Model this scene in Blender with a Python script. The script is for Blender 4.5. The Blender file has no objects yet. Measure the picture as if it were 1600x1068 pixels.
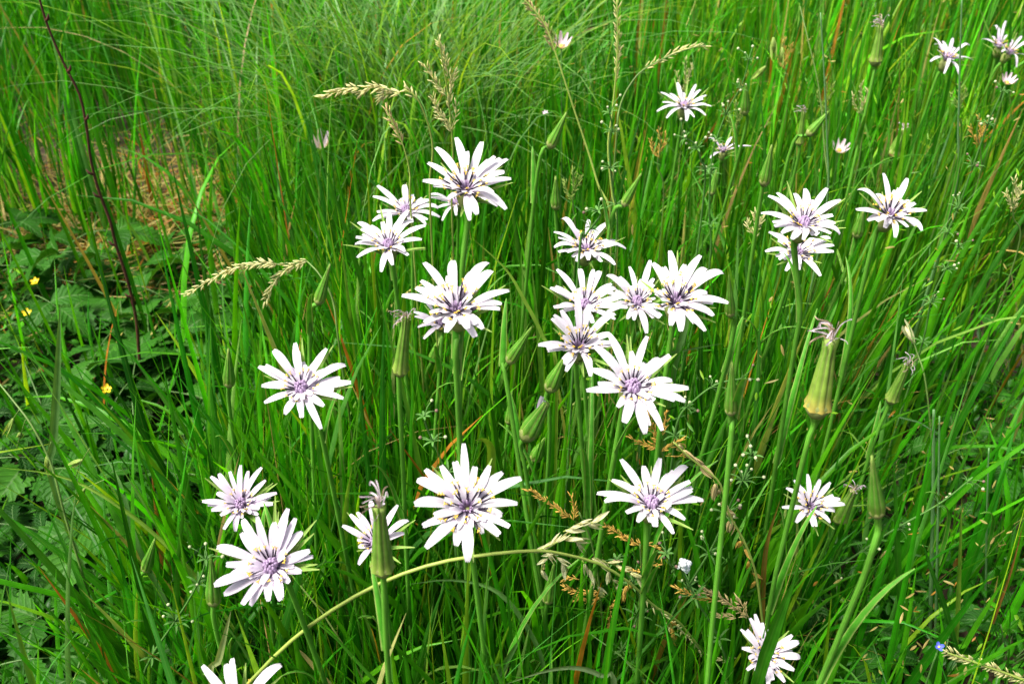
import bpy, math, random
import numpy as np
from mathutils import Vector, Matrix

random.seed(7)
RNG = np.random.default_rng(11)
R = math.radians
C = bpy.context.scene.collection
SC = bpy.context.scene

# ------------------------------------------------------------------ camera, sky, sun, exposure
CAM_H, PITCH, LENS = 0.83, R(36.5), 33.0
FPX = 1600 * LENS / 36.0                       # focal length in photograph pixels
cam_data = bpy.data.cameras.new('camera')
cam = bpy.data.objects.new('camera', cam_data)
C.objects.link(cam)
cam.location = (0, 0, CAM_H)
cam.rotation_euler = (math.pi / 2 - PITCH, 0, 0)
cam_data.lens = LENS
cam_data.sensor_width = 36
cam_data.clip_start = 0.02
cam_data.clip_end = 400
cam_data.dof.use_dof = True
cam_data.dof.focus_distance = 0.72
cam_data.dof.aperture_fstop = 13.0
SC.camera = cam

SUN_EL, SUN_AZ = R(62), R(-104)                 # azimuth measured from +Y towards +X
world = bpy.data.worlds.new('World')
SC.world = world
world.use_nodes = True
wn = world.node_tree
sky = wn.nodes.new('ShaderNodeTexSky')
sky.sky_type = 'NISHITA'
sky.sun_disc = False
sky.sun_elevation = SUN_EL
sky.sun_rotation = SUN_AZ
sky.air_density = 0.6
sky.dust_density = 6.0
sky.ozone_density = 1.0
bg = wn.nodes['Background']
bg.inputs['Strength'].default_value = 0.10
wn.links.new(sky.outputs[0], bg.inputs[0])

sun_data = bpy.data.lights.new('sun', 'SUN')
sun_data.energy = 3.3
sun_data.angle = R(24)
sun_data.color = (1.0, 0.96, 0.9)
sun = bpy.data.objects.new('sun', sun_data)
C.objects.link(sun)
sd = Vector((math.sin(SUN_AZ) * math.cos(SUN_EL), math.cos(SUN_AZ) * math.cos(SUN_EL), math.sin(SUN_EL)))
sun.rotation_euler = sd.to_track_quat('Z', 'Y').to_euler()
sun.location = (0, 0, 5)

SC.view_settings.view_transform = 'Standard'
SC.view_settings.look = 'None'
SC.view_settings.gamma = 1.0
SC.view_settings.use_curve_mapping = False
SC.view_settings.exposure = 1.1
SC.render.engine = 'CYCLES'
SC.cycles.max_bounces = 6
SC.cycles.transmission_bounces = 4
SC.cycles.diffuse_bounces = 3

# ------------------------------------------------------------------ pixel helpers
CP = np.array([0.0, 0.0, CAM_H])
FW = np.array([0, math.cos(PITCH), -math.sin(PITCH)])
UP = np.array([0, math.sin(PITCH), math.cos(PITCH)])
RT = np.array([1.0, 0, 0])

def ray(u, v):
    return FW + RT * ((u - 800) / FPX) + UP * ((534 - v) / FPX)
def at_depth(u, v, Z):
    return CP + ray(u, v) * Z
def at_height(u, v, z):
    d = ray(u, v)
    return CP + d * ((z - CAM_H) / d[2])
def at_y(u, v, y):
    d = ray(u, v)
    return CP + d * (y / d[1])
def project(P):
    q = np.asarray(P) - CP
    Z = q @ FW
    return 800 + FPX * (q @ RT) / Z, 534 - FPX * (q @ UP) / Z, Z
def nz(a):
    a = np.asarray(a, float)
    return a / max(np.linalg.norm(a), 1e-9)

# ------------------------------------------------------------------ materials
def new_mat(name):
    m = bpy.data.materials.new(name)
    m.use_nodes = True
    nt = m.node_tree
    nt.nodes.clear()
    return m, nt, nt.nodes, nt.links

def mixc(n, l, mode, fac, a, b):
    x = n.new('ShaderNodeMix')
    x.data_type = 'RGBA'
    x.blend_type = mode
    for i, val in ((0, fac), (6, a), (7, b)):
        if hasattr(val, 'links') or hasattr(val, 'is_output'):
            l.new(val, x.inputs[i])
        else:
            x.inputs[i].default_value = val
    return x.outputs[2]

def leaf_shader(n, l, col, rough=0.5, spec=0.35, trans=0.35, tint=(1.25, 1.1, 0.5, 1), bump=None):
    p = n.new('ShaderNodeBsdfPrincipled')
    p.inputs['Roughness'].default_value = rough
    p.inputs['Specular IOR Level'].default_value = spec
    l.new(col, p.inputs['Base Color'])
    if bump is not None:
        l.new(bump, p.inputs['Normal'])
    out = n.new('ShaderNodeOutputMaterial')
    if trans > 0:
        t = n.new('ShaderNodeBsdfTranslucent')
        tc = mixc(n, l, 'MULTIPLY', 1.0, col, tint)
        l.new(tc, t.inputs[0])
        ms = n.new('ShaderNodeMixShader')
        ms.inputs[0].default_value = trans
        l.new(p.outputs[0], ms.inputs[1])
        l.new(t.outputs[0], ms.inputs[2])
        l.new(ms.outputs[0], out.inputs[0])
    else:
        l.new(p.outputs[0], out.inputs[0])
    return p

def st_nodes(n, l):
    a = n.new('ShaderNodeAttribute')
    a.attribute_name = 'st'
    s = n.new('ShaderNodeSeparateXYZ')
    l.new(a.outputs['Vector'], s.inputs[0])
    return s.outputs[0], s.outputs[1], s.outputs[2]

def ramp(n, l, fac, stops):
    r = n.new('ShaderNodeValToRGB')
    e = r.color_ramp.elements
    while len(e) > 1:
        e.remove(e[0])
    e[0].position, e[0].color = stops[0][0], (*stops[0][1], 1)
    for p, c in stops[1:]:
        k = e.new(p)
        k.color = (*c, 1)
    l.new(fac, r.inputs[0])
    return r.outputs[0]

def stripes(n, l, s, freq):
    m = n.new('ShaderNodeMath'); m.operation = 'MULTIPLY'; m.inputs[1].default_value = freq
    l.new(s, m.inputs[0])
    k = n.new('ShaderNodeMath'); k.operation = 'SINE'
    l.new(m.outputs[0], k.inputs[0])
    q = n.new('ShaderNodeMapRange')
    q.inputs[1].default_value = -1; q.inputs[2].default_value = 1
    l.new(k.outputs[0], q.inputs[0])
    return q.outputs[0]

def noise(n, l, scale, detail=3.0):
    t = n.new('ShaderNodeTexNoise')
    t.inputs['Scale'].default_value = scale
    t.inputs['Detail'].default_value = detail
    g = n.new('ShaderNodeNewGeometry')
    l.new(g.outputs['Position'], t.inputs['Vector'])
    return t.outputs[0]

def grass_material(name):
    """blade colour from the per-blade attribute, parallel veins, a pale midrib and blotches"""
    m, nt, n, l = new_mat(name)
    a = n.new('ShaderNodeAttribute'); a.attribute_name = 'Col'
    s, t, r = st_nodes(n, l)
    ve = stripes(n, l, s, 17.0)
    c = mixc(n, l, 'MULTIPLY', ve, a.outputs['Color'], (0.78, 0.82, 0.75, 1))
    ab = n.new('ShaderNodeMath'); ab.operation = 'ABSOLUTE'; l.new(s, ab.inputs[0])
    mid = ramp(n, l, ab.outputs[0], [(0.0, (0.5, 0.5, 0.5)), (0.14, (0, 0, 0))])
    c = mixc(n, l, 'MIX', mid, c, (0.12, 0.30, 0.04, 1))
    nn = noise(n, l, 60)
    blotch = ramp(n, l, nn, [(0.3, (0.72, 0.74, 0.7)), (0.7, (1.2, 1.15, 1.1))])
    c = mixc(n, l, 'MULTIPLY', 1.0, c, blotch)
    leaf_shader(n, l, c, 0.42, 0.30, 0.46, (1.3, 1.2, 0.35, 1))
    return m

def petal_material():
    m, nt, n, l = new_mat('petal')
    s, t, r = st_nodes(n, l)
    c = ramp(n, l, t, [(0.0, (0.40, 0.28, 0.50)), (0.15, (0.60, 0.51, 0.67)), (0.36, (0.76, 0.73, 0.77)), (1.0, (0.80, 0.785, 0.795))])
    ve = stripes(n, l, s, 15.0)
    c = mixc(n, l, 'MULTIPLY', ve, c, (0.90, 0.87, 0.92, 1))
    oi = n.new('ShaderNodeObjectInfo')
    tint = ramp(n, l, oi.outputs['Color'], [(0.0, (0.90, 0.80, 0.94)), (0.7, (0.98, 0.96, 0.985)), (1.0, (1, 1, 1))])
    c = mixc(n, l, 'MULTIPLY', 1.0, c, tint)
    leaf_shader(n, l, c, 0.55, 0.25, 0.3, (1.0, 1.0, 1.0, 1))
    return m

def plain(name, col, rough=0.5, spec=0.3, trans=0.0, var=0.25, scale=90, stripe=0.0):
    """one colour broken up by noise and, for stalks and bracts, lengthwise lines"""
    m, nt, n, l = new_mat(name)
    nn = noise(n, l, scale)
    lo = tuple(x * (1 - var) for x in col); hi = tuple(min(1, x * (1 + var)) for x in col)
    c = ramp(n, l, nn, [(0.3, lo), (0.7, hi)])
    if stripe:
        s, t, r = st_nodes(n, l)
        ve = stripes(n, l, s, stripe)
        c = mixc(n, l, 'MULTIPLY', ve, c, (0.7, 0.74, 0.66, 1))
    leaf_shader(n, l, c, rough, spec, trans)
    return m

def bract_material(name, base, mid, tip):
    m, nt, n, l = new_mat(name)
    s, t, r = st_nodes(n, l)
    c = ramp(n, l, t, [(0.0, base), (0.25, mid), (1.0, tip)])
    ab = n.new('ShaderNodeMath'); ab.operation = 'ABSOLUTE'; l.new(s, ab.inputs[0])
    edge = ramp(n, l, ab.outputs[0], [(0.6, (0, 0, 0)), (0.95, (0.8, 0.8, 0.8))])
    c = mixc(n, l, 'MIX', edge, c, (0.34, 0.44, 0.11, 1))
    nn = noise(n, l, 130)
    c = mixc(n, l, 'MULTIPLY', 1.0, c, ramp(n, l, nn, [(0.3, (0.75, 0.75, 0.75)), (0.7, (1.15, 1.15, 1.15))]))
    leaf_shader(n, l, c, 0.55, 0.2, 0.2)
    return m

def leaflet_material(name, col):
    m, nt, n, l = new_mat(name)
    s, t, r = st_nodes(n, l)
    ab = n.new('ShaderNodeMath'); ab.operation = 'ABSOLUTE'; l.new(s, ab.inputs[0])
    # side veins run forward from the midrib
    k = n.new('ShaderNodeMath'); k.operation = 'MULTIPLY_ADD'; k.inputs[1].default_value = -0.25
    l.new(ab.outputs[0], k.inputs[0]); l.new(t, k.inputs[2])
    ve = stripes(n, l, k.outputs[0], 44.0)
    vr = ramp(n, l, ve, [(0.0, (1, 1, 1)), (0.8, (0.92, 0.92, 0.92)), (1.0, (1.45, 1.35, 1.3))])
    oi = n.new('ShaderNodeObjectInfo')
    cc = ramp(n, l, oi.outputs['Random'], [(0.0, tuple(x * 0.7 for x in col)), (0.6, col), (1.0, (col[0] * 1.7, col[1] * 1.35, col[2] * 1.5))])
    c = mixc(n, l, 'MULTIPLY', 1.0, cc, vr)
    mid = ramp(n, l, ab.outputs[0], [(0.0, (0.7, 0.7, 0.7)), (0.1, (0, 0, 0))])
    c = mixc(n, l, 'MIX', mid, c, (0.13, 0.24, 0.08, 1))
    b = n.new('ShaderNodeBump'); b.inputs['Strength'].default_value = 0.6; b.inputs['Distance'].default_value = 0.001
    l.new(ve, b.inputs['Height'])
    leaf_shader(n, l, c, 0.55, 0.14, 0.25, (1.2, 1.1, 0.5, 1), b.outputs[0])
    return m

M = {
    'grass': grass_material('grass_blade'),
    'petal': petal_material(),
    'stem_leaf': bract_material('salsify_leaf', (0.10, 0.34, 0.03), (0.06, 0.30, 0.015), (0.10, 0.34, 0.03)),
    'stem': plain('salsify_stem', (0.13, 0.39, 0.035), 0.55, 0.2, 0.2, 0.2, 60, 9.0),
    'culm': plain('grass_culm', (0.16, 0.27, 0.06), 0.45, 0.35, 0.1, 0.2, 40, 5.0),
    'culm_pale': plain('pale_grass_culm', (0.36, 0.47, 0.09), 0.45, 0.35, 0.1, 0.15, 40, 5.0),
    'culm_blue': plain('blue_green_culm', (0.17, 0.36, 0.13), 0.45, 0.35, 0.1, 0.15, 40, 5.0),
    'bract': bract_material('salsify_bract', (0.20, 0.38, 0.04), (0.10, 0.31, 0.025), (0.11, 0.34, 0.025)),
    'bract_open': bract_material('open_bract', (0.12, 0.29, 0.04), (0.14, 0.34, 0.04), (0.28, 0.42, 0.09)),
    'bract_ripe': bract_material('ripe_bract', (0.46, 0.38, 0.08), (0.28, 0.44, 0.06), (0.20, 0.42, 0.05)),
    'bract_spent': bract_material('spent_bract', (0.26, 0.38, 0.06), (0.17, 0.36, 0.04), (0.16, 0.36, 0.04)),
    'collar': plain('head_collar', (0.26, 0.31, 0.09), 0.5, 0.3, 0.1, 0.25, 150),
    'anther': plain('anther', (0.012, 0.006, 0.018), 0.5, 0.3, 0.0, 0.3),
    'pollen': plain('pollen', (0.78, 0.55, 0.09), 0.7, 0.2, 0.0, 0.25, 300),
    'floret': plain('unopened_floret', (0.50, 0.36, 0.58), 0.5, 0.3, 0.15, 0.25, 300, 8.0),
    'withered': plain('withered_floret', (0.62, 0.53, 0.58), 0.7, 0.15, 0.2, 0.25, 200),
    'withered_brown': plain('withered_brown_floret', (0.45, 0.36, 0.24), 0.7, 0.15, 0.2, 0.3, 200),
    'twig': plain('twig_bark', (0.085, 0.028, 0.02), 0.55, 0.3, 0.0, 0.5, 70),
    'seed_gold': plain('golden_spikelet', (0.74, 0.47, 0.10), 0.6, 0.2, 0.2, 0.35, 160, 6.0),
    'seed_pale': plain('pale_spikelet', (0.80, 0.79, 0.40), 0.55, 0.2, 0.35, 0.25, 160, 6.0),
    'seed_green': plain('green_spikelet', (0.34, 0.48, 0.10), 0.5, 0.3, 0.25, 0.25, 160, 6.0),
    'oat': plain('oat_glume', (0.84, 0.83, 0.52), 0.5, 0.2, 0.4, 0.15, 160, 6.0),
    'straw': plain('straw', (0.74, 0.58, 0.27), 0.6, 0.25, 0.15, 0.3, 60, 5.0),
    'leaflet': leaflet_material('silverweed_leaflet', (0.026, 0.125, 0.008)),
    'leaflet_dark': leaflet_material('dark_leaflet', (0.012, 0.07, 0.005)),  # narrow leaflets; shade of the lower leafy patch is put into this darker green
    'broadleaf': leaflet_material('broad_leaf', (0.022, 0.12, 0.009)),
    'petiole': plain('petiole', (0.10, 0.20, 0.05), 0.5, 0.3, 0.1),
    'cleaver': plain('cleaver_green', (0.10, 0.25, 0.05), 0.55, 0.25, 0.2),
    'burr': plain('burr', (0.42, 0.47, 0.26), 0.8, 0.1, 0.0, 0.4, 700),
    'burr_dark': plain('dark_burr', (0.20, 0.13, 0.10), 0.8, 0.1, 0.0, 0.4, 700),
    'yellow': plain('yellow_petal', (0.80, 0.60, 0.02), 0.3, 0.5, 0.2, 0.1),
    'blue': plain('blue_petal', (0.10, 0.14, 0.62), 0.5, 0.3, 0.2, 0.1),
    'pink': plain('pink_white_petal', (0.80, 0.66, 0.74), 0.5, 0.3, 0.3, 0.12),
}
# froth of a spittlebug: small bubbles, bright and slightly glossy
mf, ntf, nf, lf = new_mat('froth')
pf = nf.new('ShaderNodeBsdfPrincipled')
pf.inputs['Base Color'].default_value = (0.86, 0.9, 0.9, 1)
pf.inputs['Roughness'].default_value = 0.25
pf.inputs['Subsurface Weight'].default_value = 0.4
pf.inputs['Subsurface Radius'].default_value = (0.003, 0.003, 0.003)
vo = nf.new('ShaderNodeTexVoronoi'); vo.inputs['Scale'].default_value = 900
gg = nf.new('ShaderNodeNewGeometry'); lf.new(gg.outputs['Position'], vo.inputs['Vector'])
bp = nf.new('ShaderNodeBump'); bp.inputs['Strength'].default_value = 0.8; bp.inputs['Distance'].default_value = 0.0006
lf.new(vo.outputs['Distance'], bp.inputs['Height']); lf.new(bp.outputs[0], pf.inputs['Normal'])
of = nf.new('ShaderNodeOutputMaterial'); lf.new(pf.outputs[0], of.inputs[0])
M['froth'] = mf
# soil
ms, nts, ns, ls = new_mat('soil')
n1 = noise(ns, ls, 7, 6); n2 = noise(ns, ls, 90, 5)
c1 = ramp(ns, ls, n1, [(0.35, (0.035, 0.022, 0.012)), (0.65, (0.085, 0.06, 0.035))])
c2 = mixc(ns, ls, 'MULTIPLY', 1.0, c1, ramp(ns, ls, n2, [(0.3, (0.5, 0.5, 0.5)), (0.7, (1.5, 1.45, 1.4))]))
ps = ns.new('ShaderNodeBsdfPrincipled'); ps.inputs['Roughness'].default_value = 0.95
ls.new(c2, ps.inputs['Base Color'])
bs = ns.new('ShaderNodeBump'); bs.inputs['Strength'].default_value = 0.7; bs.inputs['Distance'].default_value = 0.01
ls.new(n2, bs.inputs['Height']); ls.new(bs.outputs[0], ps.inputs['Normal'])
os_ = ns.new('ShaderNodeOutputMaterial'); ls.new(ps.outputs[0], os_.inputs[0])
M['soil'] = ms

# ------------------------------------------------------------------ mesh helpers
class MB:
    def __init__(self):
        self.v, self.f, self.st = [], [], []
    def grid(self, rows, st_rows, closed=False):
        b = len(self.v); nr = len(rows); nc = len(rows[0])
        for r_, s_ in zip(rows, st_rows):
            self.v.extend([tuple(map(float, p)) for p in r_]); self.st.extend(s_)
        for i in range(nr - 1):
            for j in range(nc if closed else nc - 1):
                k = (j + 1) % nc
                self.f.append((b + i * nc + j, b + i * nc + k, b + (i + 1) * nc + k, b + (i + 1) * nc + j))
        return b
    def ribbon(self, pts, wid, nrm, across=3, fold=0.18, teeth=0.0, rnd=0.0, wave=0.0):
        pts = np.asarray(pts, float); n = len(pts)
        T = np.gradient(pts, axis=0)
        rows, sts = [], []
        for i in range(n):
            t = nz(T[i]); S = np.cross(t, nrm)
            if np.linalg.norm(S) < 1e-4: S = np.cross(t, [1, 0, 0.1])
            S = nz(S); N = np.cross(S, t)
            row, sr = [], []
            for j in range(across):
                s = -1 + 2 * j / (across - 1)
                p = pts[i] + S * s * wid[i] / 2 + N * fold * wid[i] * (abs(s) - 0.5)
                if wave: p = p + N * wave * wid[i] * math.sin(9 * i / n + 3 * s + rnd * 20)
                if teeth and i == n - 1: p = p + t * teeth * (1 if j % 2 else -0.6) * wid[i]
                row.append(p); sr.append((s, i / (n - 1), rnd))
            rows.append(row); sts.append(sr)
        self.grid(rows, sts)
    def tube(self, pts, rad, sides=8, cap=True, rnd=0.0, t0=0.0, t1=1.0):
        pts = np.asarray(pts, float); n = len(pts)
        if np.isscalar(rad): rad = [rad] * n
        T = np.gradient(pts, axis=0)
        ref = np.array([1.0, 0, 0]) if abs(nz(T[0])[0]) < 0.9 else np.array([0, 1.0, 0])
        rows, sts = [], []
        for i in range(n):
            t = nz(T[i]); a = nz(np.cross(t, ref)); b2 = np.cross(t, a); ref = -np.cross(t, a) if False else ref
            rows.append([pts[i] + rad[i] * (math.cos(x) * a + math.sin(x) * b2) for x in np.linspace(0, 2 * math.pi, sides, endpoint=False)])
            sts.append([(2 * math.pi * j / sides, t0 + (t1 - t0) * i / (n - 1), rnd) for j in range(sides)])
        b = self.grid(rows, sts, True)
        if cap:
            self.f.append(tuple(b + j for j in range(sides))[::-1])
            self.f.append(tuple(b + (n - 1) * sides + j for j in range(sides)))
    def ball(self, c, r, rings=5, sides=8, axis=(0, 0, 1), stretch=1.0):
        ax = nz(axis); pts, rad = [], []
        for i in range(rings + 1):
            a = math.pi * i / rings
            pts.append(np.asarray(c) - ax * math.cos(a) * r * stretch); rad.append(max(r * math.sin(a), r * 0.04))
        self.tube(pts, rad, sides)

def mesh_from(name, mb, mat, origin=(0, 0, 0)):
    me = bpy.data.meshes.new(name)
    v = np.asarray(mb.v) - np.asarray(origin)
    me.from_pydata(v.tolist(), [], mb.f)
    a = me.attributes.new('st', 'FLOAT_VECTOR', 'POINT')
    a.data.foreach_set('vector', np.asarray(mb.st, np.float32).ravel())
    me.polygons.foreach_set('use_smooth', [True] * len(me.polygons))
    me.materials.append(mat)
    me.update()
    return me

def empty(name, loc, label, cat, group=None):
    o = bpy.data.objects.new(name, None)
    o.empty_display_size = 0.02
    o.location = tuple(map(float, loc))
    C.objects.link(o)
    o['label'] = label; o['category'] = cat
    if group: o['group'] = group
    return o

ORG = {}
def part(name, mb, mat, parent, kind=None, tint=None):
    """a part whose mesh is given in world coordinates"""
    org = np.array(root_loc(parent))
    o = bpy.data.objects.new(name, mesh_from(name, mb, mat, org))
    C.objects.link(o); o.parent = parent
    if kind: o['kind'] = kind
    if tint is not None: o.color = (tint, tint, tint, 1)
    return o
def root_loc(p):
    while p.parent: p = p.parent
    return p.location
def inst(name, me, M4, parent, world_org=None):
    """a part that shares mesh data, placed by a world matrix"""
    o = bpy.data.objects.new(name, me)
    C.objects.link(o); o.parent = parent
    L = Matrix(M4)
    if world_org is None: L.translation = L.translation - Vector(root_loc(parent))
    o.matrix_local = L
    return o

def bez(a, b, c, n):
    t = np.linspace(0, 1, n)[:, None]
    a, b, c = map(np.asarray, (a, b, c))
    return (1 - t) ** 2 * a + 2 * t * (1 - t) * b + t ** 2 * c

def smooth_path(pts, n):
    """Catmull-Rom through the points"""
    P = [np.asarray(p, float) for p in pts]
    P = [2 * P[0] - P[1]] + P + [2 * P[-1] - P[-2]]
    out = []
    segs = len(P) - 3
    for x in np.linspace(0, segs - 1e-6, n):
        i = int(x); t = x - i
        p0, p1, p2, p3 = P[i:i + 4]
        out.append(0.5 * ((2 * p1) + (-p0 + p2) * t + (2 * p0 - 5 * p1 + 4 * p2 - p3) * t * t + (-p0 + 3 * p1 - 3 * p2 + p3) * t ** 3))
    return np.array(out)

def frame_to(direction, up=(0, 0, 1)):
    z = Vector(direction).normalized()
    x = Vector(up).cross(z)
    if x.length < 1e-4: x = Vector((1, 0, 0)).cross(z)
    x.normalize(); y = z.cross(x)
    return Matrix((x, y, z)).transposed().to_4x4()

# ------------------------------------------------------------------ ground
gm = MB()
xs = np.concatenate([np.linspace(-60, -4, 8), np.linspace(-3.5, 3.5, 57), np.linspace(4, 60, 8)])
ys = np.concatenate([np.linspace(-40, -1, 6), np.linspace(-0.5, 6, 53), np.linspace(7, 120, 10)])
def gz(x, y):
    return 0.012 * math.sin(3.1 * x + 1.3) * math.cos(2.3 * y) + 0.006 * math.sin(9 * x) * math.sin(7.7 * y) - 0.012
gm.grid([[(x, y, gz(x, y)) for x in xs] for y in ys], [[(0, 0, 0) for x in xs] for y in ys])
gm.f = [f[::-1] if False else f for f in gm.f]
g = bpy.data.objects.new('ground', mesh_from('ground', gm, M['soil']))
C.objects.link(g); g['kind'] = 'structure'; g['label'] = 'dark brown soil under the meadow'

PROTECT = []          # (u, v, radius px, depth): heads that stand clear of the grass in front

# ------------------------------------------------------------------ salsify flowers
def stem_path(top, axis, hint=None, n=16):
    """from the head down to the ground, leaving along the head's axis; hint = pixels the stem passes"""
    pts = [top, top - np.asarray(axis) * (0.012 if hint else 0.03)]
    if hint:
        for (u, v) in hint:
            q = at_y(u, v, top[1] - 0.004)
            if 0.03 < q[2] < pts[-1][2] - .004: pts.append(q)
    a = pts[-1]
    if hint and len(pts) > 2:
        d = nz(a - pts[-2])
        d = nz(d + np.array([0, 0, -0.6]))
    else:
        d = nz(np.array([random.uniform(-.10, .10), random.uniform(-.06, .10), -1]))
    k = (a[2] + 0.012) / -d[2]
    pts.append(a + d * k * 0.5 + np.array([random.uniform(-.006, .006), 0, 0]))
    pts.append(a + d * k)
    return smooth_path(pts, n)

def clasping_leaves(root, path, n):
    for k in range(n):
        i = random.randint(5, 11)
        b = path[i]; az = random.uniform(0, 2 * math.pi)
        L = min(random.uniform(0.10, 0.2), max(0.06, path[0][2] - b[2] - 0.03))
        h = np.array([math.cos(az), math.sin(az), 0])
        c = bez(b, b + np.array([0, 0, L * 0.7]) + h * 0.01, b + np.array([0, 0, L * 0.8]) + h * L * random.uniform(.25, .5), 9)
        t = np.linspace(0, 1, 9)
        w = 0.0058 * (1 - t) ** 0.7 + 0.0006
        mb = MB(); mb.ribbon(c, w, h, 5, 0.25)
        part('leaf', mb, M['stem_leaf'], root)

def make_flower(label, crop, centre, tips, bracts=(), kind='open', Rm=0.033, tilt=0.30, hmin=0.33, hmax=0.55, hint=None,
                tint=1.0, lean=(0, 0), inner=18, name='salsify_flower', height=None, group='open salsify flowers'):
    x0, y0, s = crop
    px = lambda p: (x0 + p[0] / s, y0 + p[1] / s)
    cu, cv = px(centre)
    tp = [px(t) for t in tips]
    dist = sorted([math.hypot(u - cu, v - cv) for u, v in tp])[::-1]
    rp = sum(dist[:5]) / len(dist[:5])
    Z = Rm * FPX / rp
    Pc = at_depth(cu, cv, Z)
    if height is not None: Pc = at_height(cu, cv, height)
    elif Pc[2] < hmin: Pc = at_height(cu, cv, hmin)
    elif Pc[2] > hmax: Pc = at_height(cu, cv, hmax)
    Z = project(Pc)[2]
    Rr = rp * Z / FPX
    axis = nz(np.array([lean[0] + random.uniform(-.06, .06), -tilt + lean[1], 1]))
    PROTECT.append((cu, cv - 0.08 * rp, rp * 0.95, Z - 0.01))
    under = Pc - axis * Rr * 0.20
    path = stem_path(under - axis * 0.006, axis, hint)
    root = empty(name, path[-1], label, 'flower', group)
    mb = MB()
    n = len(path); t = np.linspace(0, 1, n)
    rad = 0.0019 + 0.0024 * np.exp(-t * 11)
    mb.tube(path, rad * (Rr / 0.033) ** 0.5, 9)
    part('stem', mb, M['stem'], root)
    mb = MB()
    q = [under - axis * 0.008, under - axis * 0.003, under + axis * 0.002, Pc - axis * Rr * 0.05, Pc]
    k = Rr / 0.033
    mb.tube(q, [0.0044 * k, 0.0062 * k, 0.0070 * k, 0.0060 * k, 0.003 * k], 12)
    part('receptacle', mb, M['collar'], root)
    # ray through each tip: the depth that best agrees with a petal's length and lift
    def tip_point(u, v, Ln, e0):
        d = ray(u, v); best = None
        for sZ in np.linspace(Z - 1.3 * Rr, Z + 1.3 * Rr, 70):
            qv = CP + d * sZ - Pc; L = np.linalg.norm(qv)
            e = math.asin(max(-1, min(1, (qv @ axis) / max(L, 1e-6))))
            cost = ((L - Ln) / Ln * 1.3) ** 2 + ((e - e0) / 0.45) ** 2
            if best is None or cost < best[0]: best = (cost, CP + d * sZ, L, e)
        return best
    for i, (u, v) in enumerate(tp):
        _, tip, L, e = tip_point(u, v, Rr * random.uniform(.92, 1.1), random.uniform(.12, .42))
        dr = (tip - Pc) / L
        b = Pc + nz(dr - axis * (dr @ axis)) * Rr * 0.07 - axis * Rr * 0.02
        lift = 0.20 + max(0, 0.25 - e) * 0.45
        ctl = Pc + dr * L * 0.5 + axis * L * lift * random.uniform(.7, 1.3)
        if random.random() < .3: ctl = Pc + dr * L * random.uniform(.6, .78) + axis * L * random.uniform(.26, .42)
        ctl = ctl + np.cross(axis, dr) * L * random.uniform(-.07, .07)
        c = bez(b, ctl, tip, 11)
        tt = np.linspace(0, 1, 11)
        w0 = random.uniform(.13, .18) * Rr * (1.06 if kind == 'open' else 1)
        w = w0 * (0.30 + 0.70 * np.clip(np.sin(np.clip(tt / 0.62, 0, 1) * math.pi / 2), 0, 1)) * (1 - 0.55 * np.clip((tt - .58) / .42, 0, 1) ** 1.8)
        mb = MB(); mb.ribbon(c, w, axis - dr * (axis @ dr) + 1e-5, 7, random.uniform(-.02, .16), random.uniform(.1, .3), random.random(), 0.03)
        part('petal', mb, M['petal'], root, tint=tint * random.uniform(.8, 1.0))
    a1 = nz(np.cross(axis, [0.3, 1, 0.1])); a2 = np.cross(axis, a1)
    def pol(az, e): return math.cos(e) * (math.cos(az) * a1 + math.sin(az) * a2) + math.sin(e) * axis
    extra = 6 if len(tp) > 10 else 1
    for i in range(inner + extra):
        az = 2 * math.pi * (i + random.uniform(-.35, .35)) / inner
        e = random.uniform(.35, .75); L = Rr * random.uniform(.32, .52)
        if i >= inner: az, e, L = random.uniform(0, 2 * math.pi), random.uniform(.2, .5), Rr * random.uniform(.62, .9)
        dr = pol(az, e)
        c = bez(Pc + pol(az, 0.1) * Rr * 0.06, Pc + pol(az, e + .25) * L * .55, Pc + dr * L, 7)
        tt = np.linspace(0, 1, 7)
        w = Rr * random.uniform(.10, .15) * (0.35 + 0.65 * np.sin(np.clip(tt / .7, 0, 1) * math.pi / 2)) * (1 - .3 * np.clip((tt - .7) / .3, 0, 1))
        mb = MB(); mb.ribbon(c, w, axis, 5, .12, .12, random.random())
        part('inner_petal', mb, M['petal'], root, tint=tint * random.uniform(.7, .95))
    nb = max(8, len(bracts))
    for i in range(nb):
        if i < len(bracts):
            u, v = px(bracts[i])
            _, tip, L, e = tip_point(u, v, Rr * 1.05, .25)
            dr = (tip - Pc) / L
        else:
            az = 2 * math.pi * (i + .4 + random.uniform(-.2, .2)) / nb; dr = pol(az, random.uniform(0.0, .22)); L = Rr * random.uniform(.75, .98); tip = Pc + dr * L
        b = under + nz(dr - axis * (dr @ axis)) * 0.0062 * k - axis * 0.001
        c = bez(b, Pc + dr * L * .45 - axis * Rr * .06, tip, 9)
        tt = np.linspace(0, 1, 9)
        mb = MB(); mb.ribbon(c, Rr * .125 * (1 - tt) ** .8 + .0005, axis, 5, .22)
        part('bract', mb, M['bract_open'], root)
    # anther tubes and their yellow styles
    ma, mp = MB(), MB()
    na = 32 if kind == 'open' else 18
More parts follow.
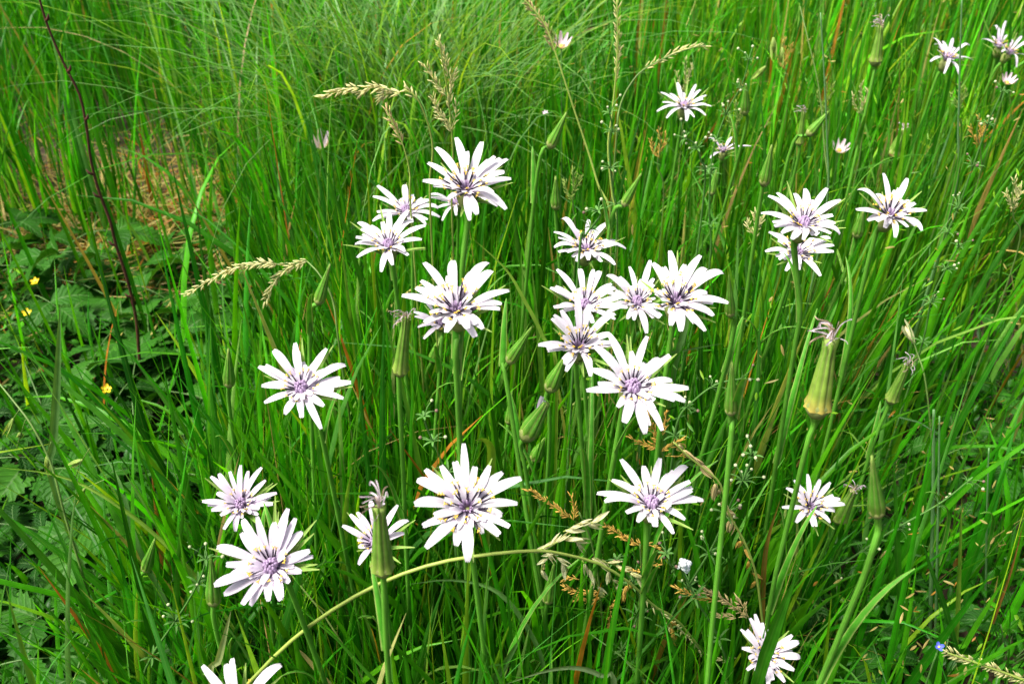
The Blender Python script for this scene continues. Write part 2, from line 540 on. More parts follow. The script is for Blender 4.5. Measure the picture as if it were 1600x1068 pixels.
    for i in range(na):
        az = 2 * math.pi * (i + random.uniform(-.45, .45)) / (na if kind != 'open' else na / 2)
        ring = 0 if kind != 'open' else i % 2
        if kind != 'open':
            e = random.uniform(.5, .85); r0 = Rr * random.uniform(.17, .25)
        elif ring == 0:
            e = random.uniform(.42, .65); r0 = Rr * random.uniform(.24, .36)
        else:
            e = random.uniform(.6, 1.0); r0 = Rr * random.uniform(.15, .24)
        L = Rr * random.uniform(.13, .20)
        s0 = Pc + pol(az, e) * r0; s1 = s0 + pol(az, e + .1) * L
        ma.tube([Pc + pol(az, e) * r0 * .8, s0, s1], [.0003, Rr * .016, Rr * .014], 6)
        s2 = s1 + pol(az + random.uniform(-.3, .3), e + .2) * Rr * random.uniform(.03, .07)
        mp.tube([s1 - (s1 - s0) * .1, s2], [Rr * .009, Rr * .012], 5)
        for sg in (-1, 1):
            mp.tube([s2, s2 + pol(az + sg * .9, e - .2) * Rr * .025, s2 + pol(az + sg * 1.1, e - .9) * Rr * .035], [Rr * .010, Rr * .010, Rr * .007], 5)
    part('anthers', ma, M['anther'], root, 'stuff')
    part('styles', mp, M['pollen'], root, 'stuff')
    mc = MB()
    if kind != 'open':
        for i in range(16):
            rr = math.sqrt((i + .5) / 16) * .10; az = i * 2.399
            b = Pc + pol(az, 0) * rr * Rr; hgt = Rr * (.30 - rr * .7)
            mid = b + axis * hgt * .55 + pol(az, 0) * Rr * .035
            mc.tube([b, mid, b + axis * hgt * .9 + pol(az, 0) * Rr * .01, b + axis * hgt], [Rr * .025, Rr * .038, Rr * .028, Rr * .010], 6)
        part('central_florets', mc, M['floret'], root, 'stuff')
    else:
        for i in range(12):
            az = i * 2.399; e = random.uniform(.9, 1.45)
            b = Pc + pol(az, 0) * Rr * .04
            mc.tube([b, b + pol(az, e) * Rr * .14, b + pol(az, e) * Rr * .2], [Rr * .014, Rr * .018, Rr * .010], 6)
        part('central_florets', mc, M['floret'], root, 'stuff')
    if kind == 'half':
        pass
    clasping_leaves(root, path, random.choice((1, 1, 2)))
    return root

c1 = (640, 200, 6.678); c2 = (520, 270, 6.678); c4 = (840, 320, 9.706); c5 = (610, 390, 7.12); c6 = (830, 400, 5.34)
c7 = (940, 380, 7.12); c10 = (900, 510, 5.932); c11 = (390, 520, 6.676); c13 = (1180, 270, 6.28); c15 = (1320, 260, 8.9)
c18 = (300, 710, 4.27); c20 = (640, 680, 5.083); c21 = (920, 700, 7.12); c22 = (1210, 720, 6.674); c23 = (1130, 940, 8.347)
c12 = (1010, 110, 7.12); c16 = (1430, 20, 8.218); c24 = (290, 1000, 9.41); c25 = (520, 740, 5.934); c29 = (530, 0, 2.963)

make_flower('large white flower standing highest of the middle group, thick stem under its centre', c1, (590, 650),
    [(485, 100), (590, 245), (755, 145), (275, 205), (190, 365), (140, 550), (250, 600), (945, 315), (1020, 325), (985, 450), (1055, 530), (1005, 845), (920, 810), (625, 960), (705, 900), (870, 670)],
    [(745, 300), (830, 760)], 'open', hint=[(721, 345), (723, 410), (722, 480)])
make_flower('small white flower tucked behind and below the highest large white flower', c1, (488, 790),
    [(205, 695), (215, 720), (290, 830), (340, 965), (485, 910), (330, 760)], (), 'bud', Rm=0.027, hint=[(711, 350)], inner=8, group=None)
make_flower('white flower half hidden behind the lilac-centred flower below it', c2, (770, 420),
    [(465, 135), (420, 245), (420, 500), (745, 125), (835, 225), (880, 310), (1020, 285), (1115, 460), (1100, 370), (970, 540), (600, 270)],
    [(500, 310), (770, 100), (1080, 320)], 'bud', Rm=0.034, hmax=0.5)
make_flower('white flower with purple central florets, just in front of a half-hidden white flower', c2, (585, 775),
    [(265, 515), (395, 550), (310, 640), (235, 740), (255, 880), (585, 400), (700, 500), (790, 390), (840, 500), (965, 550), (925, 695), (750, 820), (625, 960), (505, 1030)],
    [(490, 335), (180, 510), (105, 750), (965, 780)], 'bud', tint=.9)
make_flower('white flower with drooping lower petals over a visible green cup, beside a cleavers sprig', c4, (735, 700),
    [(365, 210), (560, 355), (250, 410), (255, 640), (450, 720), (775, 225), (835, 370), (1060, 275), (1190, 545), (1210, 590), (1340, 665), (1170, 905), (590, 850), (770, 835), (870, 790)],
    [(1335, 490), (1100, 260)], 'open', tilt=.15)
make_flower('broad white flower with many dark anthers, a small lilac bloom tucked under its edge', c5, (735, 690),
    [(375, 145), (340, 345), (285, 425), (130, 510), (640, 290), (700, 120), (895, 250), (1085, 140), (1130, 235), (1315, 455), (1235, 600), (1215, 660), (1025, 875), (860, 875), (620, 915)],
    [(1280, 395), (670, 90), (340, 330)], 'open', Rm=.036, hint=[(712, 545), (716, 640)])
make_flower('small lilac-white bloom tucked under the edge of the broad many-anthered flower', c5, (565, 820),
    [(330, 520), (260, 690), (270, 740), (305, 860), (370, 990)], [(335, 810)], 'bud', Rm=.026, tilt=.5, inner=8, tint=.6, hint=[(688, 560)], group=None)
make_flower('white flower with a plump purple centre rising behind a shaggier white one', c6, (445, 430),
    [(215, 110), (160, 265), (205, 250), (215, 430), (405, 105), (520, 110), (580, 125), (670, 230), (710, 270), (780, 340), (800, 430), (700, 525), (390, 545)],
    [(85, 245), (590, 120), (780, 410)], 'bud', Rm=.034)
make_flower('shaggy white flower with one petal curled to a hook, dark green bud before it', c6, (400, 765),
    [(375, 310), (170, 520), (190, 490), (60, 740), (130, 770), (490, 400), (700, 480), (655, 640), (670, 740), (290, 960), (495, 1000), (500, 930), (280, 900), (250, 450)],
    [(625, 545), (180, 600)], 'open', Rm=.034)
make_flower('white flower with purple centre wedged between two larger white flowers', c7, (395, 675),
    [(60, 355), (200, 370), (310, 260), (440, 400), (540, 190), (580, 390), (0, 680), (20, 800), (285, 840), (360, 855), (500, 1000), (640, 830), (730, 740)],
    [(600, 620)], 'bud', Rm=.034)
make_flower('white flower with a ring of dark anthers and a long petal reaching a slim bud', c7, (825, 660),
    [(570, 220), (640, 340), (760, 85), (925, 235), (1100, 135), (1170, 280), (1350, 325), (1175, 550), (1405, 660), (1240, 800), (1150, 970), (1030, 885), (880, 975), (770, 910), (600, 560)],
    [(565, 240), (845, 80), (1275, 720)], 'open', Rm=.036, hint=[(1042, 500), (1036, 620)])
make_flower('starry white flower with long forked petals above golden grass seed heads', c10, (515, 580),
    [(305, 65), (170, 180), (150, 400), (100, 590), (385, 745), (455, 890), (640, 990), (800, 960), (1040, 570), (1010, 690), (890, 500), (770, 290), (660, 90), (510, 225), (650, 340), (730, 760)],
    [(470, 70), (935, 250), (830, 740), (900, 520)], 'bud', Rm=.036, tilt=.45)
make_flower('pale lilac-white flower standing alone above dark leafy ground, dark twig behind it', c11, (550, 590),
    [(475, 105), (250, 180), (95, 350), (130, 550), (155, 725), (370, 845), (550, 870), (745, 995), (775, 760), (975, 680), (1055, 515), (1000, 335), (800, 165), (680, 300), (560, 300), (240, 515), (395, 340), (790, 380)],
    [(875, 125), (1075, 560), (910, 705), (545, 50), (150, 440)], 'bud', tilt=.5, tint=.75)
make_flower('white flower on a tall bare stem, another white flower right behind its stem', c13, (465, 520),
    [(130, 225), (215, 195), (60, 395), (165, 410), (385, 200), (490, 155), (540, 300), (705, 150), (840, 265), (770, 300), (785, 490), (830, 600), (600, 580), (470, 655), (360, 650), (260, 590), (640, 375)],
    [(310, 80), (885, 250), (875, 465)], 'bud', Rm=.032, hint=[(1256, 400), (1250, 485), (1242, 540), (1218, 690), (1190, 860)], tint=.9)
make_flower('white flower with curled petals crossed by the stem of the flower before it', c13, (410, 790),
    [(135, 580), (180, 590), (100, 770), (240, 780), (235, 850), (300, 960), (430, 950), (640, 1010), (770, 770), (770, 710), (740, 640), (640, 640), (560, 860)],
    (), 'open', Rm=.031, hmax=.42)
make_flower('white flower with few long upright petals, a pink-tipped bud beside it', c15, (620, 690),
    [(180, 320), (160, 600), (320, 750), (540, 95), (700, 330), (870, 165), (900, 470), (980, 510), (1135, 610), (1070, 890), (980, 830), (700, 985), (570, 810), (480, 750), (430, 380)],
    [(1070, 345), (1110, 560), (275, 250)], 'open', Rm=.031)
make_flower('lilac-white flower with purple button centre overlapping a bigger lilac flower', c18, (330, 335),
    [(125, 145), (180, 125), (325, 70), (375, 110), (465, 85), (490, 170), (565, 255), (525, 285), (70, 310), (130, 370), (190, 405), (165, 255), (285, 190), (290, 510), (440, 400), (260, 430)],
    [(85, 155), (570, 190), (60, 300)], 'bud', Rm=.032, tilt=.5, tint=.35)
make_flower('largest lilac flower with purple button centre and spreading green bract tips', c18, (535, 750),
    [(165, 620), (340, 430), (330, 525), (435, 415), (550, 450), (640, 360), (690, 425), (735, 515), (785, 640), (805, 680), (730, 780), (650, 850), (600, 950), (510, 975), (390, 1005), (410, 935), (215, 930), (150, 870), (250, 810), (300, 740)],
    [(830, 435), (850, 765), (555, 270), (110, 620)], 'bud', Rm=.036, tilt=.55, tint=.45)
make_flower('big white flower with yellow pollen and many anthers above the arching grass stalk', c20, (460, 580),
    [(430, 65), (490, 320), (250, 240), (125, 270), (60, 355), (40, 545), (180, 700), (130, 890), (265, 790), (370, 870), (460, 1000), (580, 775), (665, 700), (735, 630), (855, 540), (885, 340), (735, 295), (635, 240), (370, 340)],
    [(655, 180), (175, 240)], 'open', Rm=.037, tilt=.6, inner=18)
make_flower('white flower on a thick green stem among golden grass seed heads and burrs', c21, (690, 640),
    [(360, 125), (260, 355), (95, 500), (180, 590), (265, 535), (455, 420), (610, 195), (795, 110), (1090, 195), (920, 290), (1145, 470), (1270, 575), (1070, 790), (940, 945), (680, 815), (545, 815), (800, 390)],
    [(225, 345), (470, 560), (1040, 680)], 'bud', Rm=.035, tilt=.2, hint=[(1012, 830), (1008, 880), (1003, 960)])
make_flower('small white flower low behind the thick stem of a ripe seed head', c22, (365, 480),
    [(345, 135), (475, 190), (585, 220), (590, 370), (685, 395), (735, 450), (630, 520), (580, 640), (400, 680), (225, 640), (80, 480), (125, 280), (205, 200), (280, 270)],
    [(625, 275), (95, 340)], 'open', Rm=.028, hmin=.26, tilt=.45)
make_flower('pale ragged flower low in the grass, crossed by broad green stems', c23, (540, 700),
    [(415, 155), (350, 210), (230, 355), (245, 600), (330, 725), (580, 420), (900, 430), (985, 520), (905, 640), (1005, 720), (800, 780), (925, 885), (750, 970), (610, 1030), (800, 1040), (420, 900)],
    [(970, 580), (740, 930)], 'open', Rm=.03, hmin=.24, tilt=.5, tint=.7)
make_flower('white flower with purple centre and bract spikes, rising in the far grass by cleavers', c12, (415, 420),
    [(345, 135), (160, 245), (260, 255), (180, 355), (120, 455), (225, 530), (445, 560), (530, 520), (660, 500), (720, 400), (660, 375), (665, 275), (600, 215), (550, 155), (400, 245)],
    [(120, 240), (310, 80), (465, 80), (695, 195), (765, 385)], 'bud', Rm=.034, tilt=.1)
make_flower('lilac-white flower with upright petals in the far grass, seen from the side', c16, (400, 610),
    [(230, 320), (250, 410), (195, 625), (350, 365), (485, 325), (505, 460), (690, 420), (610, 570), (750, 610), (560, 790), (370, 780)],
    [(260, 265), (780, 570)], 'bud', Rm=.033, tilt=0.0, lean=(.15, 0), inner=8, tint=.55)
make_flower('lilac flower of a close far pair, cupped upright', c16, (1070, 450),
    [(850, 340), (1010, 170), (1165, 105), (1060, 200), (1185, 285), (990, 300)], [(1110, 220)], 'bud', Rm=.034, tilt=-.05, inner=7, tint=.5)
make_flower('lilac flower of a close far pair, leaning outward with a drooping petal', c16, (1190, 530),
    [(1370, 300), (1220, 350), (1430, 390), (1470, 560), (1300, 700), (1430, 620), (1110, 500)], [(1310, 250)], 'bud', Rm=.032, tilt=0, lean=(.35, 0), inner=7, tint=.5)
make_flower('white flower at the foot of the arching grass stalk, upper petals showing', c24, (800, 1040),
    [(250, 370), (590, 355), (690, 262), (1190, 485), (1400, 360), (180, 1000), (1500, 1050), (900, 1600), (500, 1500), (1250, 1450)],
    (), 'open', Rm=.035, tilt=.4)
make_flower('lilac flower hidden behind a ripe green seed head, petals fanning to both sides', c25, (400, 650),
    [(90, 480), (160, 375), (225, 355), (350, 250), (240, 675), (240, 840), (600, 290), (700, 430), (660, 550), (480, 270)],
    [(130, 355), (765, 425), (220, 715)], 'bud', Rm=.036, tilt=.3, hmax=.40, tint=.4, inner=9)
make_flower('nearly closed flower with purple centre column and two spread pale petals', c12, (850, 905),
    [(690, 750), (710, 975), (1165, 840), (800, 850), (950, 740)], [(950, 640), (1010, 900), (740, 880)], 'bud', Rm=.036, tilt=.1, inner=5, tint=.4)

# ------------------------------------------------------------------ salsify buds and spent heads
def revolve_bract(base, axis, L, prof, a0, da, off, ref):
    ax = nz(axis); x = nz(np.cross(ax, ref)); y = np.cross(ax, x)
    rows, sts = [], []
    n = 11
    for i in range(n):
        t = i / (n - 1)
        w = da * (1 - 0.55 * t ** 2)
        row, sr = [], []
        for j in range(5):
            s = -1 + j / 2
            a = a0 + s * w
            r = prof(t) * (1 + off - 0.06 * abs(s) + 0.16 * (1 - abs(s)) ** 1.5)
            row.append(base + ax * L * t + r * (math.cos(a) * x + math.sin(a) * y)); sr.append((s, t, 0))
        rows.append(row); sts.append(sr)
    return rows, sts

def make_bud(label, tip, col, width, stage='bud', hint=None, Lm=0.036, hmin=.22, hmax=.47, group='closed salsify buds', height=None, open_=0.0):
    """tip and col: pixels of the pointed end and of the collar; stage bud, half or spent"""
    lp = math.hypot(tip[0] - col[0], tip[1] - col[1])
    Z = Lm * FPX * 0.85 / lp
    B = at_depth(col[0], col[1], Z)
    if height is not None: B = at_height(col[0], col[1], height)
    elif B[2] < hmin: B = at_height(col[0], col[1], hmin)
    elif B[2] > hmax: B = at_height(col[0], col[1], hmax)
    Z = project(B)[2]
    T = at_y(tip[0], tip[1], B[1] + random.uniform(-.004, .004))
    L = np.linalg.norm(T - B); ax = (T - B) / L
    W = width * Z / FPX / 2
    PROTECT.append(((tip[0] + col[0]) / 2, (tip[1] + col[1]) / 2, lp * .55, Z - .01))
    path = stem_path(B - ax * W * .5, ax, hint)
    name = {'bud': 'salsify_bud', 'half': 'opening_salsify_bud', 'spent': 'spent_salsify_head'}[stage]
    root = empty(name, path[-1], label, 'seed head' if stage == 'spent' else 'flower bud', group)
    mb = MB(); t = np.linspace(0, 1, len(path))
    r1 = W * (.62 if stage != 'spent' else .80)
    mb.tube(path, np.maximum(r1 * np.exp(-t * (8 if stage == 'spent' else 5)), .0018) , 9)
    part('stem', mb, M['stem'], root)
    mb = MB()
    mb.tube([B - ax * W * .9, B - ax * W * .25, B + ax * W * .25, B + ax * W * .8], [W * .62, W * .98, W * 1.0, W * .7], 14)
    part('collar', mb, M['collar'], root)
    ref = np.array([0.2, 1, 0.1])
    endr = .10 if stage == 'bud' else (.34 if stage == 'half' else .42)
    def prof(tt):
        if stage == 'spent':
            return W * (1.0 if tt < .02 else .86 - .40 * min(1, tt / .8) ** 1.1 + .10 * max(0, (tt - .82) / .18))
        return W * (0.86 + 0.14 * math.sin(min(tt / .16, 1) * math.pi / 2)) * (1 - (1 - endr) * max(0, (tt - .12) / .88) ** 0.95)
    mc = MB()
    mc.tube([B + ax * L * q for q in np.linspace(0.02, .93, 8)], [prof(q) * .93 for q in np.linspace(0.02, .93, 8)], 10)
    part('core', mc, M['bract'], root)
    mat = M['bract'] if stage != 'spent' else (M['bract_ripe'] if 'orange' in label else M['bract_spent'])
    nb = 8
    for i in range(nb):
        mb = MB()
        LL = L * random.uniform(.9, 1.03)
        r_, s_ = revolve_bract(B, ax, LL, prof, 2 * math.pi * i / nb + .2, math.pi / nb * 1.22, .05 if i % 2 else 0, ref)
        mb.grid(r_, s_)
        part('bract', mb, mat, root)
    if stage == 'half':
        mb = MB(); side = nz(np.cross(ax, ref))
        for k in range(4):
            c = [B + ax * L * .5, B + ax * L * .75 + side * W * (.3 + .1 * k), B + ax * L * random.uniform(.85, 1.05) + side * W * random.uniform(.2, .9)]
            mb.ribbon(bez(*c, 6), np.full(6, W * .45), ref, 5, .2, .1)
        part('petal', mb, M['petal'], root, tint=.2)
    if stage == 'spent':
        for k in range(14):
            a = random.uniform(0, 2 * math.pi); x = nz(np.cross(ax, ref)); y = np.cross(ax, x)
            h = math.cos(a) * x + math.sin(a) * y
            p0 = B + ax * L * random.uniform(.8, .95)
            p1 = p0 + ax * L * random.uniform(.08, .25) + h * L * random.uniform(.02, .1)
            p2 = p1 + h * L * random.uniform(.05, .16) + ax * L * random.uniform(-.08, .10) + np.array([-.05 * L, 0, 0])
            p3 = p2 + np.array([random.uniform(-.2, .1), random.uniform(-.1, .1), random.uniform(-.2, .08)]) * L * .35
            mb = MB(); c = smooth_path([p0, p1, p2, p3], 10)
            mb.ribbon(c, np.full(10, W * random.uniform(.06, .16)), [random.uniform(-1, 1), -1, .3], 3, .4, 0, random.random(), .25)
            part('withered_petal', mb, M['withered'] if k % 3 else M['withered_brown'], root)
    clasping_leaves(root, path, 1)
    return root

make_bud('spent head with shrivelled lilac-white petals, left of the broad many-anthered flower', (635, 492), (626, 577), 24, 'spent', [(625, 600), (630, 740)], group='spent salsify heads', Lm=.045)
make_bud('large tapered green seed head standing in front of a lilac flower', (592, 786), (598, 884), 36, 'spent', [(598, 920), (606, 1040)], group='spent salsify heads', Lm=.05, hmin=.42, hmax=.5)
make_bud('biggest ripe seed head, orange-brown collar and a tuft of withered petals', (1300, 522), (1278, 634), 40, 'spent', [(1262, 690), (1238, 790), (1205, 930), (1186, 1060)], group='spent salsify heads', Lm=.055)
make_bud('leaning spent head with drooping withered petals beside a small white flower', (1336, 762), (1312, 808), 24, 'spent', [(1292, 850), (1262, 920)], group='spent salsify heads', Lm=.042)
make_bud('slim leaning spent head with a few white petal shreds by a pale oat spikelet', (1420, 565), (1394, 622), 20, 'spent', [(1378, 650), (1362, 700)], group='spent salsify heads', Lm=.042)
make_bud('far spent seed head with dry brown tuft, standing above the grass', (1377, 36), (1368, 94), 19, 'spent', [(1362, 130)], group='spent salsify heads', Lm=.05)
make_bud('far closing head with white petal shreds sticking out sideways', (1413, 200), (1397, 238), 19, 'spent', group='spent salsify heads', Lm=.042)
make_bud('far closing head with a lilac tuft beside a brownish bud', (1256, 172), (1249, 222), 12, 'spent', group='spent salsify heads', Lm=.042)
make_bud('half-open bud with a lilac petal showing, bent tip, low in the middle grass', (856, 626), (826, 676), 30, 'half', [(822, 740)], Lm=.036, group=None)
for lab, tip, col, w, hint in [
    ('slim leaning bud beside the drooping green seed spikes of arched grass', (517, 408), (499, 468), 17, None),
    ('upright bud in sparse grass at the edge of the leafy patch', (357, 540), (358, 597), 18, None),
    ('dark green bud leaning in front of the shaggy white flower', (886, 550), (862, 602), 24, [(858, 640), (858, 700)]),
    ('leaning bud between the broad many-anthered flower and the shaggy one', (833, 508), (799, 560), 19, [(792, 600)]),
    ('tall slim upright bud beyond the starry flower', (1144, 560), (1142, 640), 19, [(1141, 700)]),
    ('pale slim bud touching the long petal of a white flower', (1139, 425), (1141, 488), 15, None),
    ('long green bud standing beside the small low white flower', (1362, 705), (1370, 798), 25, [(1366, 850), (1350, 900), (1325, 960), (1290, 1045)]),
    ('far leaning green bud above the grass near a seed stalk', (887, 172), (862, 224), 17, None),
    ('far upright bud below a leaning green bud', (868, 272), (869, 320), 16, None),
    ('far slim bud leaning toward a vertical cleavers stem', (1004, 268), (977, 316), 14, None),
    ('small plump bud below a half-open bud', (852, 682), (838, 713), 20, None),
    ('striped green bud close behind the largest lilac flower', (329, 868), (334, 936), 23, None),
    ('shaded bud low in the grass below the golden seed heads', (866, 878), (857, 934), 20, None),
    ('far bud leaning above the flower on the tall bare stem', (1207, 222), (1195, 282), 18, None),
    ('far dark bud with a folded white petal beside it', (1166, 128), (1164, 172), 15, None),
    ('far brownish bud leaning beside a closing head', (1297, 172), (1266, 207), 14, None),
    ('pink-tipped bud close beside a white flower with upright petals', (1350, 325), (1340, 364), 17, None),
    ('small bud just under the small lilac-white bloom', (689, 520), (677, 560), 15, None),
    ('slender upright bud in the middle grass above the big pollen-rich flower', (801, 606), (795, 657), 12, None),
    ('dark bud in the shaded grass near wild oat stalks', (243, 838), (229, 886), 17, None),
    ('tiny far bud in front of a far white flower', (1120, 262), (1112, 300), 12, None)]:
    make_bud(lab, tip, col, w, 'bud', hint)

# ------------------------------------------------------------------ dark twig
def to_ground(p, dx=0.0, dy=0.0):
    return np.array([p[0] + dx, p[1] + dy, -0.015])
tw = [at_y(u, v, .93) for u, v in [(40, -70), (62, 0), (75, 42), (100, 100), (125, 150), (136, 205), (142, 250), (155, 300), (172, 345), (182, 385), (200, 440), (213, 500), (218, 560), (226, 620)]]
tw.append(to_ground(tw[-1], .01))
tp_ = smooth_path(tw, 40)
root = empty('twig', tp_[-1], 'thin dark reddish-brown bare twig rising out of the leafy patch', 'twig')
mb = MB(); mb.tube(tp_, np.linspace(.0010, .0023, 40), 8); part('stalk', mb, M['twig'], root)
for i in (5, 9, 13, 18, 20, 25, 29):
    mb = MB(); sgn = random.choice((-1, 1)); p = tp_[i]
    mb.tube([p, p + np.array([sgn * .004, -.002, .003]), p + np.array([sgn * .006, -.003, .008])], [.0016, .0017, .0003], 6)
    part('bud', mb, M['twig'], root)

# ------------------------------------------------------------------ grasses with stalks and seed heads
def spikelet_mesh(name, mat, kind='seed'):
    mb = MB()
    if kind == 'oat':       # two gaping pointed glumes on z, unit length
        for sg in (-1, 1):
            c = bez((0, 0, 0), (sg * .10, 0, .45), (sg * .09, 0, 1.0), 7)
            w = .22 * np.sin(np.linspace(.25, math.pi, 7)) ** .8 + .008
            mb.ribbon(c, w, (sg, 0, .0), 5, .35)
        mb.tube([(0, 0, 0), (0, 0, .3), (0, 0, .7)], [.05, .12, .02], 6)
    else:
        z = [0, .15, .45, .75, 1.0]; r = [.04, .10, .13, .08, .008]
        mb.tube([(0, 0, q) for q in z], r, 7)
        mb.ribbon(bez((.05, -.12, .05), (.14, -.22, .5), (.05, -.1, 1.15), 5), np.array([.09, .16, .14, .08, .008]), (0, -1, 0), 3, .3)
        mb.ribbon(bez((-.05, .12, .05), (-.14, .22, .4), (-.05, .1, .95), 5), np.array([.09, .16, .14, .08, .008]), (0, 1, 0), 3, .3)
    return mesh_from(name, mb, mat)
SPK = {k: spikelet_mesh('spikelet', M[m_], t_) for k, m_, t_ in (('gold', 'seed_gold', 'seed'), ('pale', 'seed_pale', 'seed'), ('green', 'seed_green', 'seed'),
        ('oat', 'oat', 'oat'), ('oat_green', 'seed_green', 'oat'), ('straw', 'straw', 'seed'))}

def put_spikelet(root, key, p, d, size, roll=None):
    Mx = frame_to(d) @ Matrix.Rotation(roll if roll is not None else random.uniform(0, 6.28), 4, 'Z')
    Mx = Matrix.Translation(Vector(p)) @ Mx @ Matrix.Scale(size, 4)
    return inst('spikelet', SPK[key], Mx, root)

def cluster_mb(mb, path, n, size, spread, fatness=.115):
    """many small seeds closely set along a short branch"""
    for i in range(n):
        t = (i + random.random()) / n
        k = min(int(t * (len(path) - 1)), len(path) - 2)
        p = path[k] + (path[k + 1] - path[k]) * (t * (len(path) - 1) - k)
        d = nz(path[k + 1] - path[k])
        o = nz(np.cross(d, RNG.normal(size=3)))
        dd = nz(d + o * spread * random.uniform(.5, 1.3)); s = size * random.uniform(.75, 1.2)
        q = p + o * s * random.uniform(.1, .3)
        mb.tube([q, q + dd * s * .25, q + dd * s * .6, q + dd * s], [s * .06, s * fatness, s * fatness * .85, s * .02], 6)

def make_grass_stalk(name, label, pxs, Y0, Y1, r, mat, heads=(), group=None, grounded=True, cat='grass', base_shift=(0, 0), seed='gold'):
    """pxs: pixels along the stalk from its tip down; Y: distance of its tip and foot.
    heads: ('spike', [pixels], n, size) dense seeds, ('loose', [pixels], n, size) separate spikelets"""
    n = len(pxs)
    pts = [at_y(u, v, Y0 + (Y1 - Y0) * i / max(1, n - 1)) for i, (u, v) in enumerate(pxs)]
    if pts[-1][2] > 0.0:
        d = pts[-1] - pts[-2]
        low = pts[-1]
        foot = np.array([low[0] + d[0] * .3 + base_shift[0], low[1] + base_shift[1], -.015])
        pts.append(low + (foot - low) * .5 + np.array([d[0] * .1, 0, 0])); pts.append(foot)
    path = smooth_path(pts, 34)
    root = empty(name, path[-1], label, cat, group)
    mb = MB(); mb.tube(path, np.linspace(r * .5, r, 34), 7); part('stalk', mb, mat, root)
    for h in heads:
        Yh = h[4] if len(h) > 4 else Y0
        hp = smooth_path([at_y(u, v, Yh + .002 * k) for k, (u, v) in enumerate(h[1])], 14)
        key = h[5] if len(h) > 5 else seed
        if h[0] == 'spike':
            # seeds point along the branch, away from the stalk
            mb = MB(); mb.tube(hp, r * .35, 5); cluster_mb(mb, hp, int(h[2] * 1.6), h[3] * .70, .65)
            part('seed_spike', mb, SPK[key].materials[0], root)
        else:
            mb = MB(); mb.tube(hp, r * .3, 5); part('branch', mb, mat, root)
            for i in range(h[2]):
                t = (i + .5) / h[2] * 13
                k = min(int(t), 12); p = hp[k]; d = nz(hp[k + 1] - hp[k])
                o = nz(np.cross(d, RNG.normal(size=3)))
                put_spikelet(root, key, p, d + o * .5 * (1 if i % 2 else -1), h[3] * random.uniform(.85, 1.15))
    return root

# the long pale stalk arching across the foreground
make_grass_stalk('arching_grass_stalk', 'long pale grass stalk arching over the foreground below the big pollen-rich flower',
    [(1106, 1028), (1060, 970), (1020, 945), (990, 915), (940, 882), (880, 865), (835, 860), (760, 866), (680, 880), (600, 908), (520, 952), (450, 1005), (388, 1068), (330, 1140)],
    .46, .40, .0017, M['culm_pale'],
    [('loose', [(835, 862), (862, 850), (885, 842), (905, 848)], 7, .013, .45, 'oat'),
     ('loose', [(850, 858), (872, 872), (888, 890)], 5, .013, .45, 'oat'),
     ('loose', [(880, 830), (905, 820), (935, 815)], 5, .013, .455, 'oat'),
     ('loose', [(945, 880), (955, 900), (965, 925)], 4, .011, .46, 'oat'),
     ('loose', [(910, 875), (930, 905), (938, 935)], 5, .011, .458, 'oat'),
     ('loose', [(925, 872), (965, 884), (1000, 905)], 7, .010, .458, 'pale'),
     ('loose', [(985, 905), (975, 925), (960, 950)], 5, .009, .46, 'gold'),
     ('loose', [(1045, 965), (1052, 990), (1050, 1010)], 4, .009, .46, 'gold'),
     ('loose', [(868, 862), (850, 878), (845, 895)], 4, .011, .45, 'oat'),
     ('spike', [(1020, 945), (1060, 980), (1085, 1005), (1106, 1028)], 26, .0075, .46, 'pale'),
     ('loose', [(1005, 928), (1035, 962), (1050, 985)], 5, .009, .46, 'pale')], cat='grass stalk')
make_grass_stalk('golden_grass_panicle', 'golden seed panicle in front of the thick-stemmed flower, left branches', [(905, 800), (925, 850), (938, 930), (942, 1010), (940, 1066)], .50, .50, .0013, M['culm'],
    [('spike', [(890, 808), (872, 795), (850, 780), (826, 764)], 26, .0065), ('spike', [(896, 812), (897, 795), (893, 775)], 12, .006), ('spike', [(935, 925), (905, 925), (882, 918)], 22, .0065),
     ('spike', [(940, 935), (915, 938), (898, 935)], 14, .006), ('spike', [(955, 955), (952, 970), (950, 985)], 10, .005), ('spike', [(905, 905), (890, 902), (880, 905)], 8, .005)], cat='seed head')
make_grass_stalk('golden_grass_panicle', 'russet seed panicle crossing the stem of the thick-stemmed flower', [(1000, 850), (1002, 900), (998, 980), (990, 1060)], .475, .475, .0012, M['culm'],
    [('spike', [(1000, 852), (975, 838), (945, 820)], 30, .0062), ('spike', [(1010, 880), (1000, 892), (972, 888)], 14, .006), ('spike', [(1012, 850), (1030, 858), (1034, 875)], 12, .0055),
     ('spike', [(1000, 885), (1022, 882), (1030, 884)], 8, .0055)], cat='seed head')
make_grass_stalk('golden_grass_panicle', 'orange-gold seed panicle hanging just below the starry flower', [(1028, 690), (1040, 730), (1046, 800), (1046, 900)], .58, .58, .0012, M['culm'],
    [('spike', [(1030, 690), (1020, 668), (1010, 645)], 16, .0075), ('spike', [(1033, 680), (1038, 665), (1042, 640)], 12, .007), ('spike', [(1032, 700), (1012, 695), (982, 683)], 18, .0075),
     ('spike', [(1034, 705), (1050, 695), (1068, 684)], 12, .007), ('spike', [(1028, 705), (1022, 690), (1024, 672)], 12, .007), ('spike', [(1040, 712), (1066, 712), (1072, 710)], 8, .006)], cat='seed head')
